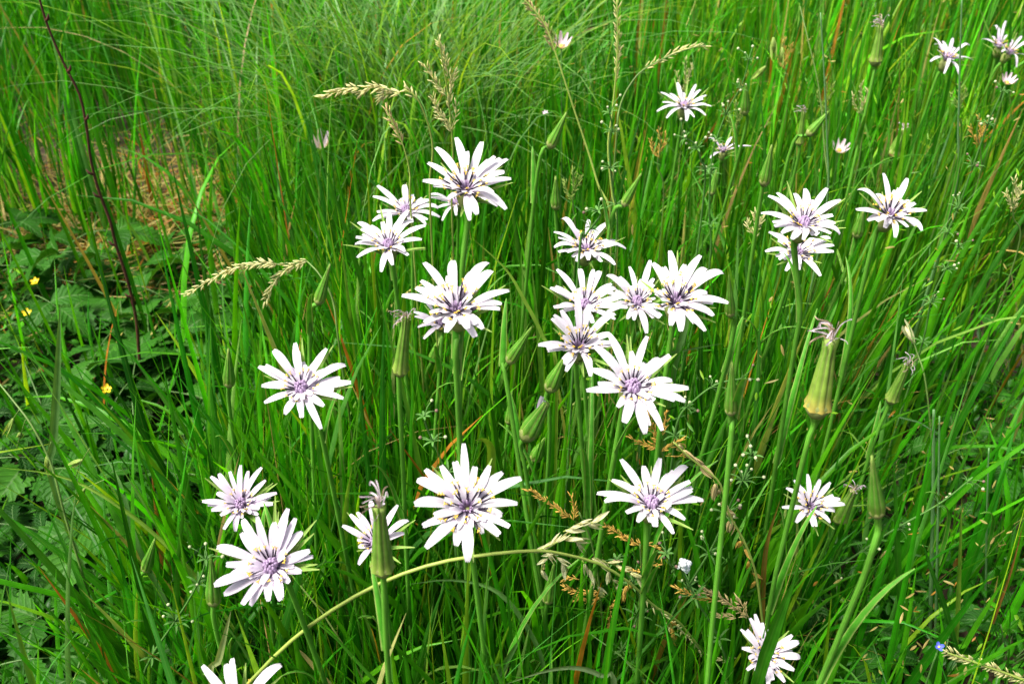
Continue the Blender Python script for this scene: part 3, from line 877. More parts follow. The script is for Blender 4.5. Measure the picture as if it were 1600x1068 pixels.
make_grass_stalk('golden_grass_panicle', 'straw-coloured drooping seed panicle beside the white froth', [(1172, 975), (1178, 1010), (1176, 1066)], .47, .47, .0012, M['culm_pale'],
    [('spike', [(1165, 962), (1130, 935), (1100, 922)], 30, .008, .47, 'straw'), ('spike', [(1120, 938), (1085, 930), (1056, 918)], 20, .007, .47, 'gold'), ('spike', [(1170, 965), (1160, 945), (1150, 935)], 12, .0075, .47, 'straw'),
     ('spike', [(1150, 965), (1130, 962), (1115, 960)], 10, .007, .47, 'straw'), ('spike', [(1180, 1020), (1176, 1000), (1178, 985)], 12, .006, .47, 'gold'), ('spike', [(1150, 1027), (1135, 1030), (1122, 1029)], 9, .006, .47, 'pale')], cat='seed head')
make_grass_stalk('ryegrass_spike', 'yellowish ryegrass spike with alternate spikelets running past the cleavers sprig', [(1052, 690), (1075, 712), (1100, 732), (1125, 755), (1138, 800), (1165, 850), (1182, 900), (1190, 960), (1203, 1068)], .50, .47, .0012, M['culm_pale'],
    [('loose', [(1056, 692), (1080, 715), (1100, 732)], 5, .013, .50, 'straw'), ('loose', [(1115, 750), (1130, 785), (1150, 825)], 5, .013, .495, 'straw'), ('loose', [(1155, 838), (1172, 880), (1184, 920)], 5, .012, .49, 'gold')], cat='seed head')
# pale panicle, far middle
make_grass_stalk('pale_grass_panicle', 'loose upright creamy seed panicle behind the highest white flower', [(686, 62), (692, 100), (700, 150), (706, 210), (708, 260), (706, 330)], .80, .80, .0011, M['culm_pale'],
    [('spike', [(700, 120), (694, 85), (686, 62)], 26, .0075, .8, 'pale'), ('spike', [(697, 150), (680, 128), (662, 100)], 26, .0075, .8, 'pale'), ('spike', [(702, 170), (704, 140), (710, 112)], 22, .0075, .8, 'pale'),
     ('spike', [(700, 190), (684, 172), (675, 150)], 22, .0075, .8, 'pale'), ('spike', [(706, 205), (696, 190), (686, 182)], 18, .007, .8, 'pale'), ('spike', [(704, 205), (712, 180), (712, 160)], 14, .007, .8, 'pale')], cat='seed head')
make_grass_stalk('arched_grass_panicle', 'creamy seed panicle arching over beside a loose upright creamy panicle', [(632, 140), (648, 150), (660, 170), (672, 205), (676, 240), (672, 320)], .78, .78, .0012, M['culm_pale'],
    [('spike', [(650, 155), (640, 142), (634, 138)], 8, .009, .78, 'pale'), ('spike', [(625, 146), (605, 146), (592, 154)], 18, .0095, .78, 'pale'), ('spike', [(605, 138), (580, 136), (560, 147)], 22, .0095, .78, 'pale'),
     ('spike', [(560, 138), (535, 140), (503, 155)], 26, .0095, .78, 'pale')], cat='seed head')
make_grass_stalk('drooping_grass_panicle', 'pair of drooping green-white seed spikes over the leafy patch', [(480, 408), (500, 430), (520, 470), (530, 540)], .74, .70, .0013, M['culm'],
    [('spike', [(430, 412), (400, 412), (350, 425), (288, 463)], 48, .0095, .74, 'pale'), ('spike', [(480, 408), (452, 418), (432, 436), (413, 469)], 46, .0095, .74, 'pale'), ('loose', [(478, 410), (450, 411), (425, 413)], 4, .007, .74, 'pale')], cat='seed head')
make_grass_stalk('far_seed_stalk', 'long leaning far stalk with brownish seed tip beside a tiny pink flower', [(812, -8), (850, 36), (872, 95), (895, 165), (920, 240), (935, 290), (955, 350)], .98, .9, .0014, M['culm_pale'],
    [('spike', [(868, 82), (845, 30), (815, -5)], 36, .010, .98, 'straw'), ('spike', [(872, 70), (862, 55), (855, 40)], 10, .009, .98, 'green')], cat='seed head')
make_grass_stalk('far_seed_stalk', 'thin vertical far spike of pale seeds', [(964, -6), (965, 60), (962, 120), (956, 180), (950, 230), (956, 300), (965, 370)], .92, .86, .0013, M['culm_pale'],
    [('spike', [(963, 128), (966, 70), (964, -4)], 40, .0085, .92, 'pale')], cat='seed head')
make_grass_stalk('far_seed_stalk', 'far seed spike bent nearly level beside the thin vertical spike', [(1102, 70), (1060, 82), (1010, 106), (985, 132), (968, 170), (962, 230)], .95, .9, .0012, M['culm'],
    [('spike', [(1008, 108), (1060, 80), (1103, 72)], 26, .009, .95, 'pale')], cat='seed head')
make_grass_stalk('far_seed_stalk', 'straw-coloured small seed spike left of the highest flower', [(603, 170), (615, 195), (630, 228), (640, 270), (642, 330)], .8, .78, .001, M['culm_pale'],
    [('spike', [(630, 226), (616, 196), (603, 168)], 22, .009, .8, 'straw')], cat='seed head')
make_grass_stalk('barley_spike', 'bristly pale green seed spike lying low over shaded leaves', [(1480, 1019), (1540, 1040), (1600, 1062), (1680, 1100)], .46, .44, .0016, M['culm_pale'],
    [('spike', [(1640, 1078), (1600, 1062), (1540, 1040), (1478, 1018)], 90, .0095, .46, 'pale')], cat='seed head')
# background haze of seed heads on the far right
for k, (u, v, h, lab) in enumerate([(1070, 90, 70, 'pale fuzzy seed panicle behind a white flower with bract spikes'), (1150, 160, 60, 'fuzzy seed panicle near the folded white petal'), (1225, 60, 60, 'brownish seed panicle in the far grass'),
        (1345, 130, 60, 'pale seed panicle under the far spent head'), (1290, 120, 70, 'thin seed panicle in the far right grass'), (1530, 180, 60, 'brown-tipped seed panicle below the close far pair'), (1180, 330, 50, 'greenish seed panicle beside the tall bare stem'),
        (895, 265, 60, 'nodding green seed panicle right of a far upright bud'), (1030, 200, 60, 'greenish loose panicle beside a vertical cleavers stem'), (1585, 280, 60, 'pale seed panicle at the right rim of the meadow'), (1500, 130, 50, 'rusty seed panicle between the far lilac flowers')]):
    Y = at_height(u, v, .40)[1]
    make_grass_stalk('far_grass_panicle', lab, [(u, v), (u + random.uniform(-4, 4), v + h * .5), (u + random.uniform(-8, 8), v + h), (u + random.uniform(-12, 12), v + h * 1.8)], Y, Y, .001, M['culm'],
        [('spike', [(u, v + h * .8), (u + 2, v + h * .4), (u, v)], 16, .007, Y, ('pale', 'green', 'gold')[k % 3]),
         ('spike', [(u, v + h * .8), (u - 9, v + h * .55), (u - 13, v + h * .3)], 10, .007, Y, ('pale', 'green', 'gold')[k % 3]),
         ('spike', [(u, v + h * .6), (u + 8, v + h * .4), (u + 11, v + h * .15)], 10, .007, Y, ('pale', 'green', 'gold')[k % 3])], cat='seed head', group='seed panicles in the far grass')
# wild oats by the left rim
make_grass_stalk('wild_oat', 'wild oat with hanging green spikelets leaning over the leafy patch', [(-10, 588), (20, 625), (50, 665), (80, 725), (100, 800), (130, 900), (160, 1000)], .62, .52, .0014, M['culm'],
    [('loose', [(30, 640), (20, 655), (6, 678)], 1, .022, .6, 'oat_green'), ('loose', [(40, 655), (32, 680), (26, 700)], 1, .022, .6, 'oat_green'), ('loose', [(80, 690), (74, 712), (70, 735)], 1, .02, .58, 'oat_green'),
     ('loose', [(140, 700), (128, 720), (118, 745)], 1, .02, .58, 'oat_green'), ('loose', [(165, 748), (130, 764), (100, 782)], 1, .02, .56, 'oat_green')], cat='seed head')
make_grass_stalk('wild_oat', 'wild oat with one pale split spikelet beside a slim leaning spent head', [(1420, 508), (1432, 548), (1445, 590), (1455, 680), (1460, 780)], .80, .72, .0013, M['culm'],
    [('loose', [(1436, 556), (1428, 535), (1421, 508)], 1, .03, .8, 'oat')], cat='seed head')
make_grass_stalk('wild_oat', 'wild oat with slender green spikelets in the far grass near the white flower', [(1250, 10), (1262, 60), (1280, 140), (1288, 230), (1292, 320)], 1.1, 1.0, .0013, M['culm'],
    [('loose', [(1230, 60), (1222, 75), (1212, 95)], 1, .03, 1.1, 'oat_green'), ('loose', [(1215, 40), (1208, 60), (1200, 80)], 1, .03, 1.1, 'oat_green'), ('loose', [(1200, 90), (1196, 105), (1190, 120)], 1, .03, 1.1, 'oat_green')], cat='seed head')

# plain straight stems and single broad blades that stand out
def single_blade(name, label, pxs, Y0, Y1, width, col, group=None, twist=0.0):
    n = len(pxs)
    pts = [at_y(u, v, Y0 + (Y1 - Y0) * i / max(1, n - 1)) for i, (u, v) in enumerate(pxs)]
    if pts[-1][2] > 0:
        d = pts[-1] - pts[-2]; pts.append(np.array([pts[-1][0] + d[0] * .3, pts[-1][1], -.01]))
    path = smooth_path(pts, 18)
    t = np.linspace(0, 1, 18)
    w = width * np.clip(np.minimum(t / .45, 1) ** .75, .04, 1) * (1 - .35 * np.clip((t - .6) / .4, 0, 1))
    mb = MB(); mb.ribbon(path, w, (math.sin(twist), -math.cos(twist), .25), 5, .22, 0, .3)
    o = bpy.data.objects.new(name, mesh_from(name, mb, M['grass'], path[-1])); C.objects.link(o); o.location = path[-1]
    a = o.data.attributes.new('Col', 'FLOAT_COLOR', 'POINT')
    a.data.foreach_set('color', np.tile(np.array([*col, 1.0], np.float32), len(o.data.vertices)))
    o['label'] = label; o['category'] = 'grass'
    if group: o['group'] = group
    return o
GR, GB, GD, GY = (.045, .24, .012), (.13, .29, .08), (.025, .17, .008), (.2, .36, .04)
for lab, px_, y0, y1, w, col in [
    ('broad upright grey-green grass blade standing over the leafy patch', [(94, 474), (92, 540), (89, 610), (84, 690), (84, 760)], .62, .62, .0075, GB),
    ('long grass blade curving left across the dark leaves below the wild oat', [(0, 730), (70, 738), (130, 757), (200, 800), (270, 860), (330, 930), (380, 1010)], .58, .50, .004, GY),
    ('wide grass blade sweeping up-left beside the leafy patch', [(62, 770), (100, 850), (130, 920), (150, 1000), (168, 1068)], .56, .5, .007, GR),
    ('long blade leaning left, its tip over the yellow flowers', [(158, 700), (190, 760), (215, 850), (270, 960), (330, 1060)], .58, .5, .0055, GB),
    ('pale cut stalk standing before the flower at the foot of the arching stalk', [(361, 953), (352, 990), (342, 1030), (332, 1075)], .42, .41, .005, (.36, .42, .18)),
    ('blade with bent tip rising beside the shaded leaves', [(1396, 720), (1400, 800), (1404, 900), (1412, 1000), (1418, 1068)], .56, .55, .006, GR),
    ('arched blade crossing the straight stems', [(1440, 840), (1455, 890), (1480, 960), (1500, 1050)], .55, .53, .005, GD),
    ('light blade standing among the shaded right-hand leaves', [(1503, 775), (1500, 860), (1496, 960), (1490, 1060)], .56, .55, .0045, GY),
    ('reddish drying blade leaning over the shaded leaves', [(1598, 820), (1580, 890), (1555, 960), (1525, 1040)], .58, .55, .0035, (.30, .13, .035)),
    ('blade with a rusty red edge left of the ripe seed head stem', [(1219, 781), (1203, 830), (1194, 880), (1190, 980), (1188, 1060)], .50, .49, .0045, (.26, .16, .035)),
    ('broad stem-leaf crossing the pale ragged flower', [(1243, 900), (1222, 950), (1200, 1010), (1183, 1066)], .40, .395, .010, GR),
    ('curled broad blade tip in the grass above the big pollen-rich flower', [(742, 688), (755, 686), (765, 694), (768, 712), (764, 760), (760, 840)], .54, .56, .007, GY),
    ('pale arched blade curling behind the thick-stemmed flower', [(1130, 700), (1118, 722), (1090, 728), (1060, 718), (1050, 760), (1048, 840)], .66, .64, .0045, GB),
    ('wide pale blade bent over beside the tall slim bud', [(1030, 502), (1062, 470), (1075, 482), (1068, 520), (1050, 600)], .70, .68, .006, GB),
    ('long thin blade slanting across behind the broad many-anthered flower', [(738, 372), (790, 420), (820, 470), (850, 530), (870, 600)], .66, .62, .0032, GY),
    ('pale blade nearly level across the tall slim bud stem', [(1130, 536), (1080, 545), (1035, 556), (1010, 600), (1000, 690)], .70, .66, .0035, GB),
    ('dark broad blade standing below the golden seed panicles', [(872, 790), (878, 860), (884, 940), (890, 1040)], .53, .52, .0085, GD),
    ('arched blade crossing low in the foreground grass', [(640, 912), (700, 905), (760, 915), (800, 945), (840, 1010), (850, 1068)], .47, .45, .004, GB),
    ('pale arching blade low beneath the golden seed panicles', [(790, 1068), (850, 1048), (900, 1042), (940, 1055), (960, 1080)], .41, .40, .0045, (.2, .3, .14)),
    ('pale broken blade tilted in the foreground grass', [(815, 992), (800, 1018), (780, 1050), (770, 1080)], .43, .43, .006, GB)]:
    single_blade('grass_shoot', lab, px_, y0, y1, w, col)

for lab, px_, y_, r_ in [('straight blue-green stem by the long green bud, right of it', [(1459, 640), (1458, 760), (1455, 900), (1452, 1040)], .60, .0022),
    ('thinner blue-green stem touching the straight one', [(1468, 650), (1466, 780), (1463, 920), (1460, 1060)], .59, .0014),
    ('tall pale stem right of the straight blue-green pair', [(1545, 700), (1542, 800), (1540, 920), (1536, 1040)], .62, .0013),
    ('pale stem running up beside the far spent seed head', [(1503, -5), (1500, 90), (1497, 200), (1492, 300)], .98, .0016),
    ('pale green stem standing just right of the tall bare stem', [(1282, 20), (1288, 120), (1292, 220), (1290, 330)], .90, .0013)]:
    rt = make_grass_stalk('tall_grass_stalk', lab, px_, y_, y_ - .01, r_, M['culm_blue'], (), cat='grass stalk')
    st_ = rt.children[0]; vv = np.array([v_.co[:] for v_ in st_.data.vertices]) + np.array(rt.location)
    top_i = int(np.argmax(vv[:, 2])); tp0 = vv[top_i]; zt = tp0[2]
    b0 = vv[np.argmin(np.abs(vv[:, 2] - zt * .45))]
    h_ = np.array([random.choice((-1, 1)) * .6, -.4, 0])
    mb = MB(); c_ = bez(b0, b0 + np.array([0, 0, zt * .3]) + h_ * .01, b0 + np.array([0, 0, zt * .34]) + h_ * .07, 10)
    mb.ribbon(c_, .0045 * (1 - np.linspace(0, 1, 10)) ** .6 + .0004, h_, 5, .22); part('leaf', mb, M['stem_leaf'], rt)
# ------------------------------------------------------------------ cleavers
def burr_mesh(mat):
    mb = MB(); mb.ball((0, 0, 0), 1, 5, 8)
    return mesh_from('burr', mb, mat)
BURR = [burr_mesh(M['burr']), burr_mesh(M['burr_dark'])]
def make_cleavers(label, pxs, Y, nodes, burrs, dark=0, leaf=.012, r=.0009):
    pts = [at_y(u, v, Y) for u, v in pxs]
    low = pts[-1]
    if low[2] > 0:
        d = low - pts[-2]; f = np.array([low[0] + d[0] * .4, low[1], -.012]); pts += [(low + f) / 2, f]
    path = smooth_path(pts, 40)
    root = empty('cleavers_plant', path[-1], label, 'weed', 'cleavers plants')
    mb = MB(); mb.tube(path, np.linspace(r * .7, r * 1.5, 40), 5); part('stem', mb, M['cleaver'], root)
    top = int(40 * .75)
    for k in range(nodes):
        i = min(38, 1 + int(top * k / nodes)); p = path[i]; ax = nz(path[i] - path[i + 1])
        x = nz(np.cross(ax, [.3, 1, .2])); y = np.cross(ax, x)
        mb = MB(); nl = 6
        for j in range(nl):
            a = 2 * math.pi * j / nl + k; h = math.cos(a) * x + math.sin(a) * y
            L = leaf * random.uniform(.8, 1.2) * (0.6 + .4 * min(1, k / 2))
            t = np.linspace(0, 1, 5)
            mb.ribbon(bez(p, p + h * L * .6 + ax * L * .35, p + h * L + ax * L * .15, 5), leaf * .16 * (np.sin(math.pi * (.12 + .86 * t))) + 1e-4, ax, 3, .15)
        part('leaf_whorl', mb, M['cleaver'], root)
        for b in range(burrs if k < nodes - 1 else 0):
            a = random.uniform(0, 6.28); h = math.cos(a) * x + math.sin(a) * y
            e = p + h * random.uniform(.006, .014) + ax * random.uniform(.002, .014)
            mb = MB(); mb.tube([p, (p + e) / 2 + ax * .002, e], r * .45, 4); part('burr_stalk', mb, M['cleaver'], root)
            s = random.uniform(.0010, .0016)
            inst('burr', BURR[1 if random.random() < dark else 0], Matrix.Translation(Vector(e)) @ Matrix.Scale(s, 4), root)
for lab, px_, Y, nd, bu, dk in [
    ('cleavers sprig with pale round burrs beside the thick-stemmed flower', [(1178, 705), (1165, 740), (1140, 790), (1115, 850), (1085, 900), (1050, 960), (1030, 1040)], .505, 6, 6, .1),
    ('cleavers sprig with dark burrs among the golden seed panicles', [(960, 870), (985, 905), (1000, 940), (985, 990), (960, 1040)], .485, 4, 4, .8),
    ('cleavers stem carrying white froth near its tip', [(1040, 860), (1050, 885), (1066, 892), (1090, 940), (1120, 990), (1140, 1060)], .47, 4, 2, .7),
    ('tall far cleavers stem leaning past a white flower with bract spikes', [(1172, 85), (1160, 130), (1138, 170), (1122, 210), (1112, 250), (1108, 330), (1110, 400)], .92, 6, 4, 0),
    ('cleavers sprig leaning over a white flower with drooping petals', [(935, 328), (938, 336), (928, 350), (915, 368), (905, 400)], .66, 2, 3, .1),
    ('small cleavers sprig beside the striped bud and the largest lilac flower', [(322, 868), (316, 895), (296, 935), (270, 975), (240, 1020), (225, 1066)], .46, 4, 3, .1),
    ('upright far cleavers stem beside a leaning slim bud', [(952, 172), (956, 200), (952, 235), (958, 300), (964, 360)], .84, 4, 3, 0),
    ('cleavers stem slanting to the right rim of the meadow', [(1570, 135), (1545, 190), (1520, 260), (1495, 330), (1475, 380)], .86, 5, 3, .2),
    ('cleavers climbing between the ripe head and the straight stems', [(1520, 745), (1470, 785), (1400, 825), (1340, 865), (1290, 905), (1270, 980)], .56, 6, 2, .1),
    ('cleavers tangle beside the tall slim bud', [(1165, 590), (1120, 600), (1085, 625), (1060, 655), (1050, 720)], .60, 4, 3, .3),
    ('cleavers under the far nearly closed flower', [(1070, 215), (1085, 225), (1095, 250), (1100, 300)], .82, 3, 4, 0),
    ('cleavers threads on the right among dim far grass', [(1500, 380), (1478, 420), (1455, 470), (1440, 540)], .78, 4, 3, .4),
    ('short cleavers in the middle grass right of the spent head', [(662, 648), (668, 670), (690, 720), (705, 760)], .56, 3, 2, .2)]:
    make_cleavers(lab, px_, Y, nd, bu, dk)

# froth of a spittlebug on the cleavers
fc = at_y(1069, 882, .468)
mb = MB(); froth_r = np.random.default_rng(3)
for k in range(34):
    d = nz(froth_r.normal(size=3)); rr = froth_r.uniform(.3, 1) * .0050
    mb.ball(fc + d * np.array([1, 1, 1.25]) * rr, froth_r.uniform(.0014, .0024), 5, 7)
fo = bpy.data.objects.new('froth', mesh_from('froth', mb, M['froth'], fc)); C.objects.link(fo); fo.location = fc
fo['label'] = 'blob of white bubbly froth on a cleavers stem'; fo['category'] = 'froth'

# ------------------------------------------------------------------ leafy plants
def leaflet_mesh(name, mat, teeth=9, depth=.18, aspect=.52, seed=0):
    rg = random.Random(seed); mb = MB(); n = teeth * 2 + 1
    rows, sts = [], []
    for i in range(n):
        t = i / (n - 1)
        w = aspect * (math.sin(math.pi * (t ** .85)) ** .75 if 0 < t < 1 else 0) * (1 if i % 2 else 1 - depth * 1.6) / 1 + .004
        fwd = .035 if i % 2 else 0
        zc = .10 * math.sin(math.pi * t) - .18 * t * t
        row, sr = [], []
        for s in (-1, -.5, 0, .5, 1):
            row.append((s * w / 2, t + fwd * abs(s), zc + .16 * w * abs(s) - .05 * w * (abs(s) == 1) + rg.uniform(-.008, .008))); sr.append((s, t, 0))
        rows.append(row); sts.append(sr)
    mb.grid(rows, sts)
    return mesh_from(name, mb, mat)
LEAFLET = [leaflet_mesh('leaflet', M['leaflet'], 7, .15, .58 + .06 * k, k) for k in range(4)]
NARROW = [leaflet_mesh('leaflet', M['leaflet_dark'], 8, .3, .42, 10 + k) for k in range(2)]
OVAL = [leaflet_mesh('leaf', M['broadleaf'], 12, .0, .62, 20 + k) for k in range(3)]

def leaf_matrix(p, fwd, up, L):
    f = Vector(fwd).normalized(); u = Vector(up); x = f.cross(u)
    if x.length < 1e-4: x = Vector((1, 0, 0))
    x.normalize(); z = x.cross(f)
    m = Matrix((x, f, z)).transposed().to_4x4()
    return Matrix.Translation(Vector(p)) @ m @ Matrix.Scale(L, 4)

def make_silverweed(label, base, nl, size, pinn, face, kind):
    root = empty('silverweed_plant', base, label, 'leafy plant', 'silverweed plants of the leafy patch')
    for k in range(nl):
        az = face + 2 * math.pi * k / nl + random.uniform(-.4, .4)
        h = np.array([math.cos(az), math.sin(az), 0])
        Ls = size * random.uniform(.8, 1.25); rise = random.uniform(.5, 1.0)
        c = bez(base, base + h * Ls * .35 + np.array([0, 0, Ls * rise]), base + h * Ls * 1.1 + np.array([0, 0, Ls * rise * .8]), 12)
        mb = MB(); mb.tube(c, np.linspace(.0013, .0007, 12), 5)
        lf_ = part('leaf', mb, M['petiole'], root)
        side = np.cross(h, [0, 0, 1])
        tdir = nz(c[-1] - c[-2])
        ll = Ls * random.uniform(.42, .56)
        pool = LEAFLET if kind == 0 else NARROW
        upv = nz(np.array([0, 0, 1]) + h * .25 + RNG.normal(size=3) * .28)
        inst('leaflet', random.choice(pool), leaf_matrix(c[-1], tdir + np.array([0, 0, -.1]), upv, ll), lf_)
        for q in range(pinn):
            i = 10 - q * (2 if pinn > 2 else 3); p = c[max(2, i)]
            for sg in (-1, 1):
                d = nz(tdir * .55 + side * sg + np.array([0, 0, random.uniform(-.15, .15)]))
                inst('leaflet', random.choice(pool), leaf_matrix(p, d, nz(upv + RNG.normal(size=3) * .15), ll * (.92 - .16 * q)), lf_)
    return root

def in_poly(u, v, poly):
    c = False; j = len(poly) - 1
    for i in range(len(poly)):
        (xi, yi), (xj, yj) = poly[i], poly[j]
        if (yi > v) != (yj > v) and u < (xj - xi) * (v - yi) / (yj - yi) + xi: c = not c
        j = i
    return c
LEAFY = [(-300, 440), (60, 430), (330, 420), (440, 520), (450, 640), (400, 800), (330, 950), (260, 1100), (200, 1300), (-400, 1300)]
SHADY = [(1330, 600), (1700, 540), (2100, 1500), (1170, 1500), (1260, 950)]
STRAW = (235, 345, 190, 95)
placed = []
tries = 0
random.seed(21)
while len(placed) < 75 and tries < 12000:
    tries += 1
    u = random.uniform(-150, 450); v = random.uniform(440, 1180)
    if not in_poly(u, v, LEAFY): continue
    b = at_height(u, v, .0)
    if all(math.hypot(b[0] - q[0], b[1] - q[1]) > .07 for q in placed): placed.append(b)
def nearest(spots, marks):
    """the plant closest to each landmark pixel takes that landmark's label"""
    out = {}
    for (u, v), lab_ in marks:
        d_ = sorted((math.hypot(project(b_)[0] - u, project(b_)[1] - v), k) for k, b_ in enumerate(spots) if k not in out)
        if d_ and d_[0][0] < 90: out[d_[0][1]] = lab_
    return out
SILVER_NEAR = nearest(placed, [((226, 640), 'silverweed plant at the foot of the dark bare twig'), ((170, 640), 'silverweed plant just below the deepest yellow buttercup'),
    ((55, 470), 'silverweed plant under the buttercup nearest the straw'), ((85, 720), 'silverweed plant at the foot of the broad grey-green blade'), ((300, 470), 'silverweed plant under the drooping green-white seed spikes'),
    ((358, 640), 'silverweed plant beside the upright bud at the leafy patch edge'), ((230, 930), 'silverweed plant under the dark bud near the wild oat')])
for i, b in enumerate(placed):
    u, v, Z = project(b)
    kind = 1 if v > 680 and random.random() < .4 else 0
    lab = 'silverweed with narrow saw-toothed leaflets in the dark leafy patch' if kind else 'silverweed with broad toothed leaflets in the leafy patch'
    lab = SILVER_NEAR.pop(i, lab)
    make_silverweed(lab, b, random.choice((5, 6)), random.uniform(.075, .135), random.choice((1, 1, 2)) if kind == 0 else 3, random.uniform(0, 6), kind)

for u_, v_, lab_ in [(792, 330, 'leafy bush-like weed in the grass behind the highest white flower'), (748, 300, 'toothed leafy weed left of the far leaning green bud'), (838, 290, 'toothed leafy weed under the tiny white round flower')]:
    make_silverweed(lab_, at_height(u_, v_, 0), 6, .20, 3, random.uniform(0, 6), 0)
def make_broadleaf(label, base, n, size):
    root = empty('broadleaf_weed', base, label, 'leafy plant', 'broadleaf weeds in the shaded patch')
    mb = MB()
    spots = []
    for k in range(n):
        az = 2.4 * k + random.uniform(-.4, .4); h = np.array([math.cos(az), math.sin(az), 0])
        e = base + h * size * random.uniform(.5, 1.3) + np.array([0, 0, size * random.uniform(.5, 2.4)])
        mb.tube(bez(base, (base + e) / 2 + np.array([0, 0, .02]), e, 7), .0008, 5); spots.append((e, h))
    part('stems', mb, M['petiole'], root)
    for e, h in spots:
        inst('leaf', random.choice(OVAL), leaf_matrix(e, h + np.array([0, 0, random.uniform(-.3, .3)]), nz([random.uniform(-.3, .3), -.35, 1]), size * random.uniform(.7, 1.1)), root)
placed2 = []
tries = 0
while len(placed2) < 40 and tries < 5000:
    tries += 1
    u = random.uniform(1250, 1720); v = random.uniform(560, 1150)
    if not in_poly(u, v, SHADY): continue
    b = at_height(u, v, 0)
    if all(math.hypot(b[0] - q[0], b[1] - q[1]) > .075 for q in placed2): placed2.append(b)
WEED_NEAR = nearest(placed2, [((1467, 1040), 'oval-leaved weed under the tiny blue flower'), ((1452, 960), 'oval-leaved weed at the foot of the straight blue-green stem pair'), ((1370, 900), 'oval-leaved weed behind the stem of the long green bud'),
    ((1550, 1060), 'oval-leaved weed under the bristly seed spike'), ((1400, 700), 'oval-leaved weed behind the slim leaning spent head'), ((1540, 840), 'oval-leaved weed beside the tall pale stem')])
for k_, b in enumerate(placed2):
    make_broadleaf(WEED_NEAR.get(k_, 'low weed with dark oval leaves in the shaded patch below the ripe seed heads'), b, random.choice((7, 8, 9)), random.uniform(.028, .042))

# ------------------------------------------------------------------ small flowers
def petal_flower(name, label, u, v, Z, r, mat, n=5, cat='flower', cup=.4, group=None, centre=None, ground=True):
    c = at_depth(u, v, Z); foot = np.array([c[0] + .004, c[1] + .006, -.012])
    root = empty(name, foot, label, cat, group)
    mb = MB(); mb.tube(smooth_path([c, c * .6 + foot * .4 + np.array([.004, 0, 0]), foot], 10), .0007, 5); part('stem', mb, M['cleaver'], root)
    ax = nz([random.uniform(-.2, .2), -.4, 1]); x = nz(np.cross(ax, [1, .2, 0])); y = np.cross(ax, x)
    for k in range(n):
        a = 2 * math.pi * k / n; h = math.cos(a) * x + math.sin(a) * y
        t = np.linspace(0, 1, 6)
        mb = MB(); mb.ribbon(bez(c, c + h * r * .7 + ax * r * cup * .2, c + h * r + ax * r * cup, 6), r * 2.6 / n * 1.25 * np.sin(math.pi * (.12 + .7 * t)), ax, 5, .2)
        part('petal', mb, mat, root)
    mb = MB(); mb.ball(c + ax * r * .12, r * .26, 5, 8); part('centre', mb, centre or M['pollen'], root)
for lab, u, v in [('small yellow buttercup higher in the leafy patch, beside straw', 55, 440), ('small yellow buttercup below another at the leafy patch rim', 42, 489), ('small yellow buttercup deep among the silverweed leaves', 167, 608)]:
    petal_flower('yellow_flower', lab, u, v, project(at_height(u, v, .12))[2], .0065, M['yellow'], group='yellow buttercups')
petal_flower('pink_clover', 'small pinkish white flower low in the far grass', 1311, 236, project(at_height(1311, 236, .30))[2], .012, M['pink'], 8, cup=1.0)
petal_flower('pink_flower', 'tiny pale pink half-open flower far back by a leaning seed stalk', 877, 74, project(at_height(877, 74, .44))[2], .0115, M['pink'], 8, cup=1.3)
PROTECT.append((877, 70, 16, project(at_height(877, 74, .44))[2] - .005))
petal_flower('pale_flower', 'pale pinkish closed flower among thin grass near the straw patch', 502, 233, project(at_height(502, 233, .28))[2], .013, M['pink'], 6, cup=2.0)
petal_flower('white_dot_flower', 'tiny white round flower on a thin stem far behind the highest flower', 852, 177, project(at_height(852, 177, .38))[2], .0038, M['pink'], 6, cup=.5, centre=M['pink'])
petal_flower('blue_flower', 'tiny blue flower low by the bristly seed spike', 1467, 1010, project(at_height(1467, 1010, .22))[2], .0036, M['blue'], 4, cup=.6)
petal_flower('white_clover', 'pale grey-white clover head at the right rim below the far pair', 1573, 130, project(at_height(1573, 130, .38))[2], .010, M['pink'], 9, cup=1.0)

# ------------------------------------------------------------------ grass and ground cover (stuff)
RNG = np.random.default_rng(5)
def np_mesh(name, V, Q, st, col, mat):
    me = bpy.data.meshes.new(name)
    nv, nq = len(V), len(Q)
    me.vertices.add(nv); me.vertices.foreach_set('co', V.astype(np.float32).ravel())
    me.loops.add(nq * 4); me.loops.foreach_set('vertex_index', Q.astype(np.int32).ravel())
    me.polygons.add(nq); me.polygons.foreach_set('loop_start', np.arange(0, nq * 4, 4, dtype=np.int32))
    me.polygons.foreach_set('use_smooth', np.ones(nq, bool))
    a = me.attributes.new('st', 'FLOAT_VECTOR', 'POINT'); a.data.foreach_set('vector', st.astype(np.float32).ravel())
    a = me.attributes.new('Col', 'FLOAT_COLOR', 'POINT'); a.data.foreach_set('color', col.astype(np.float32).ravel())
    me.materials.append(mat); me.update(calc_edges=True); me.validate()
    return me

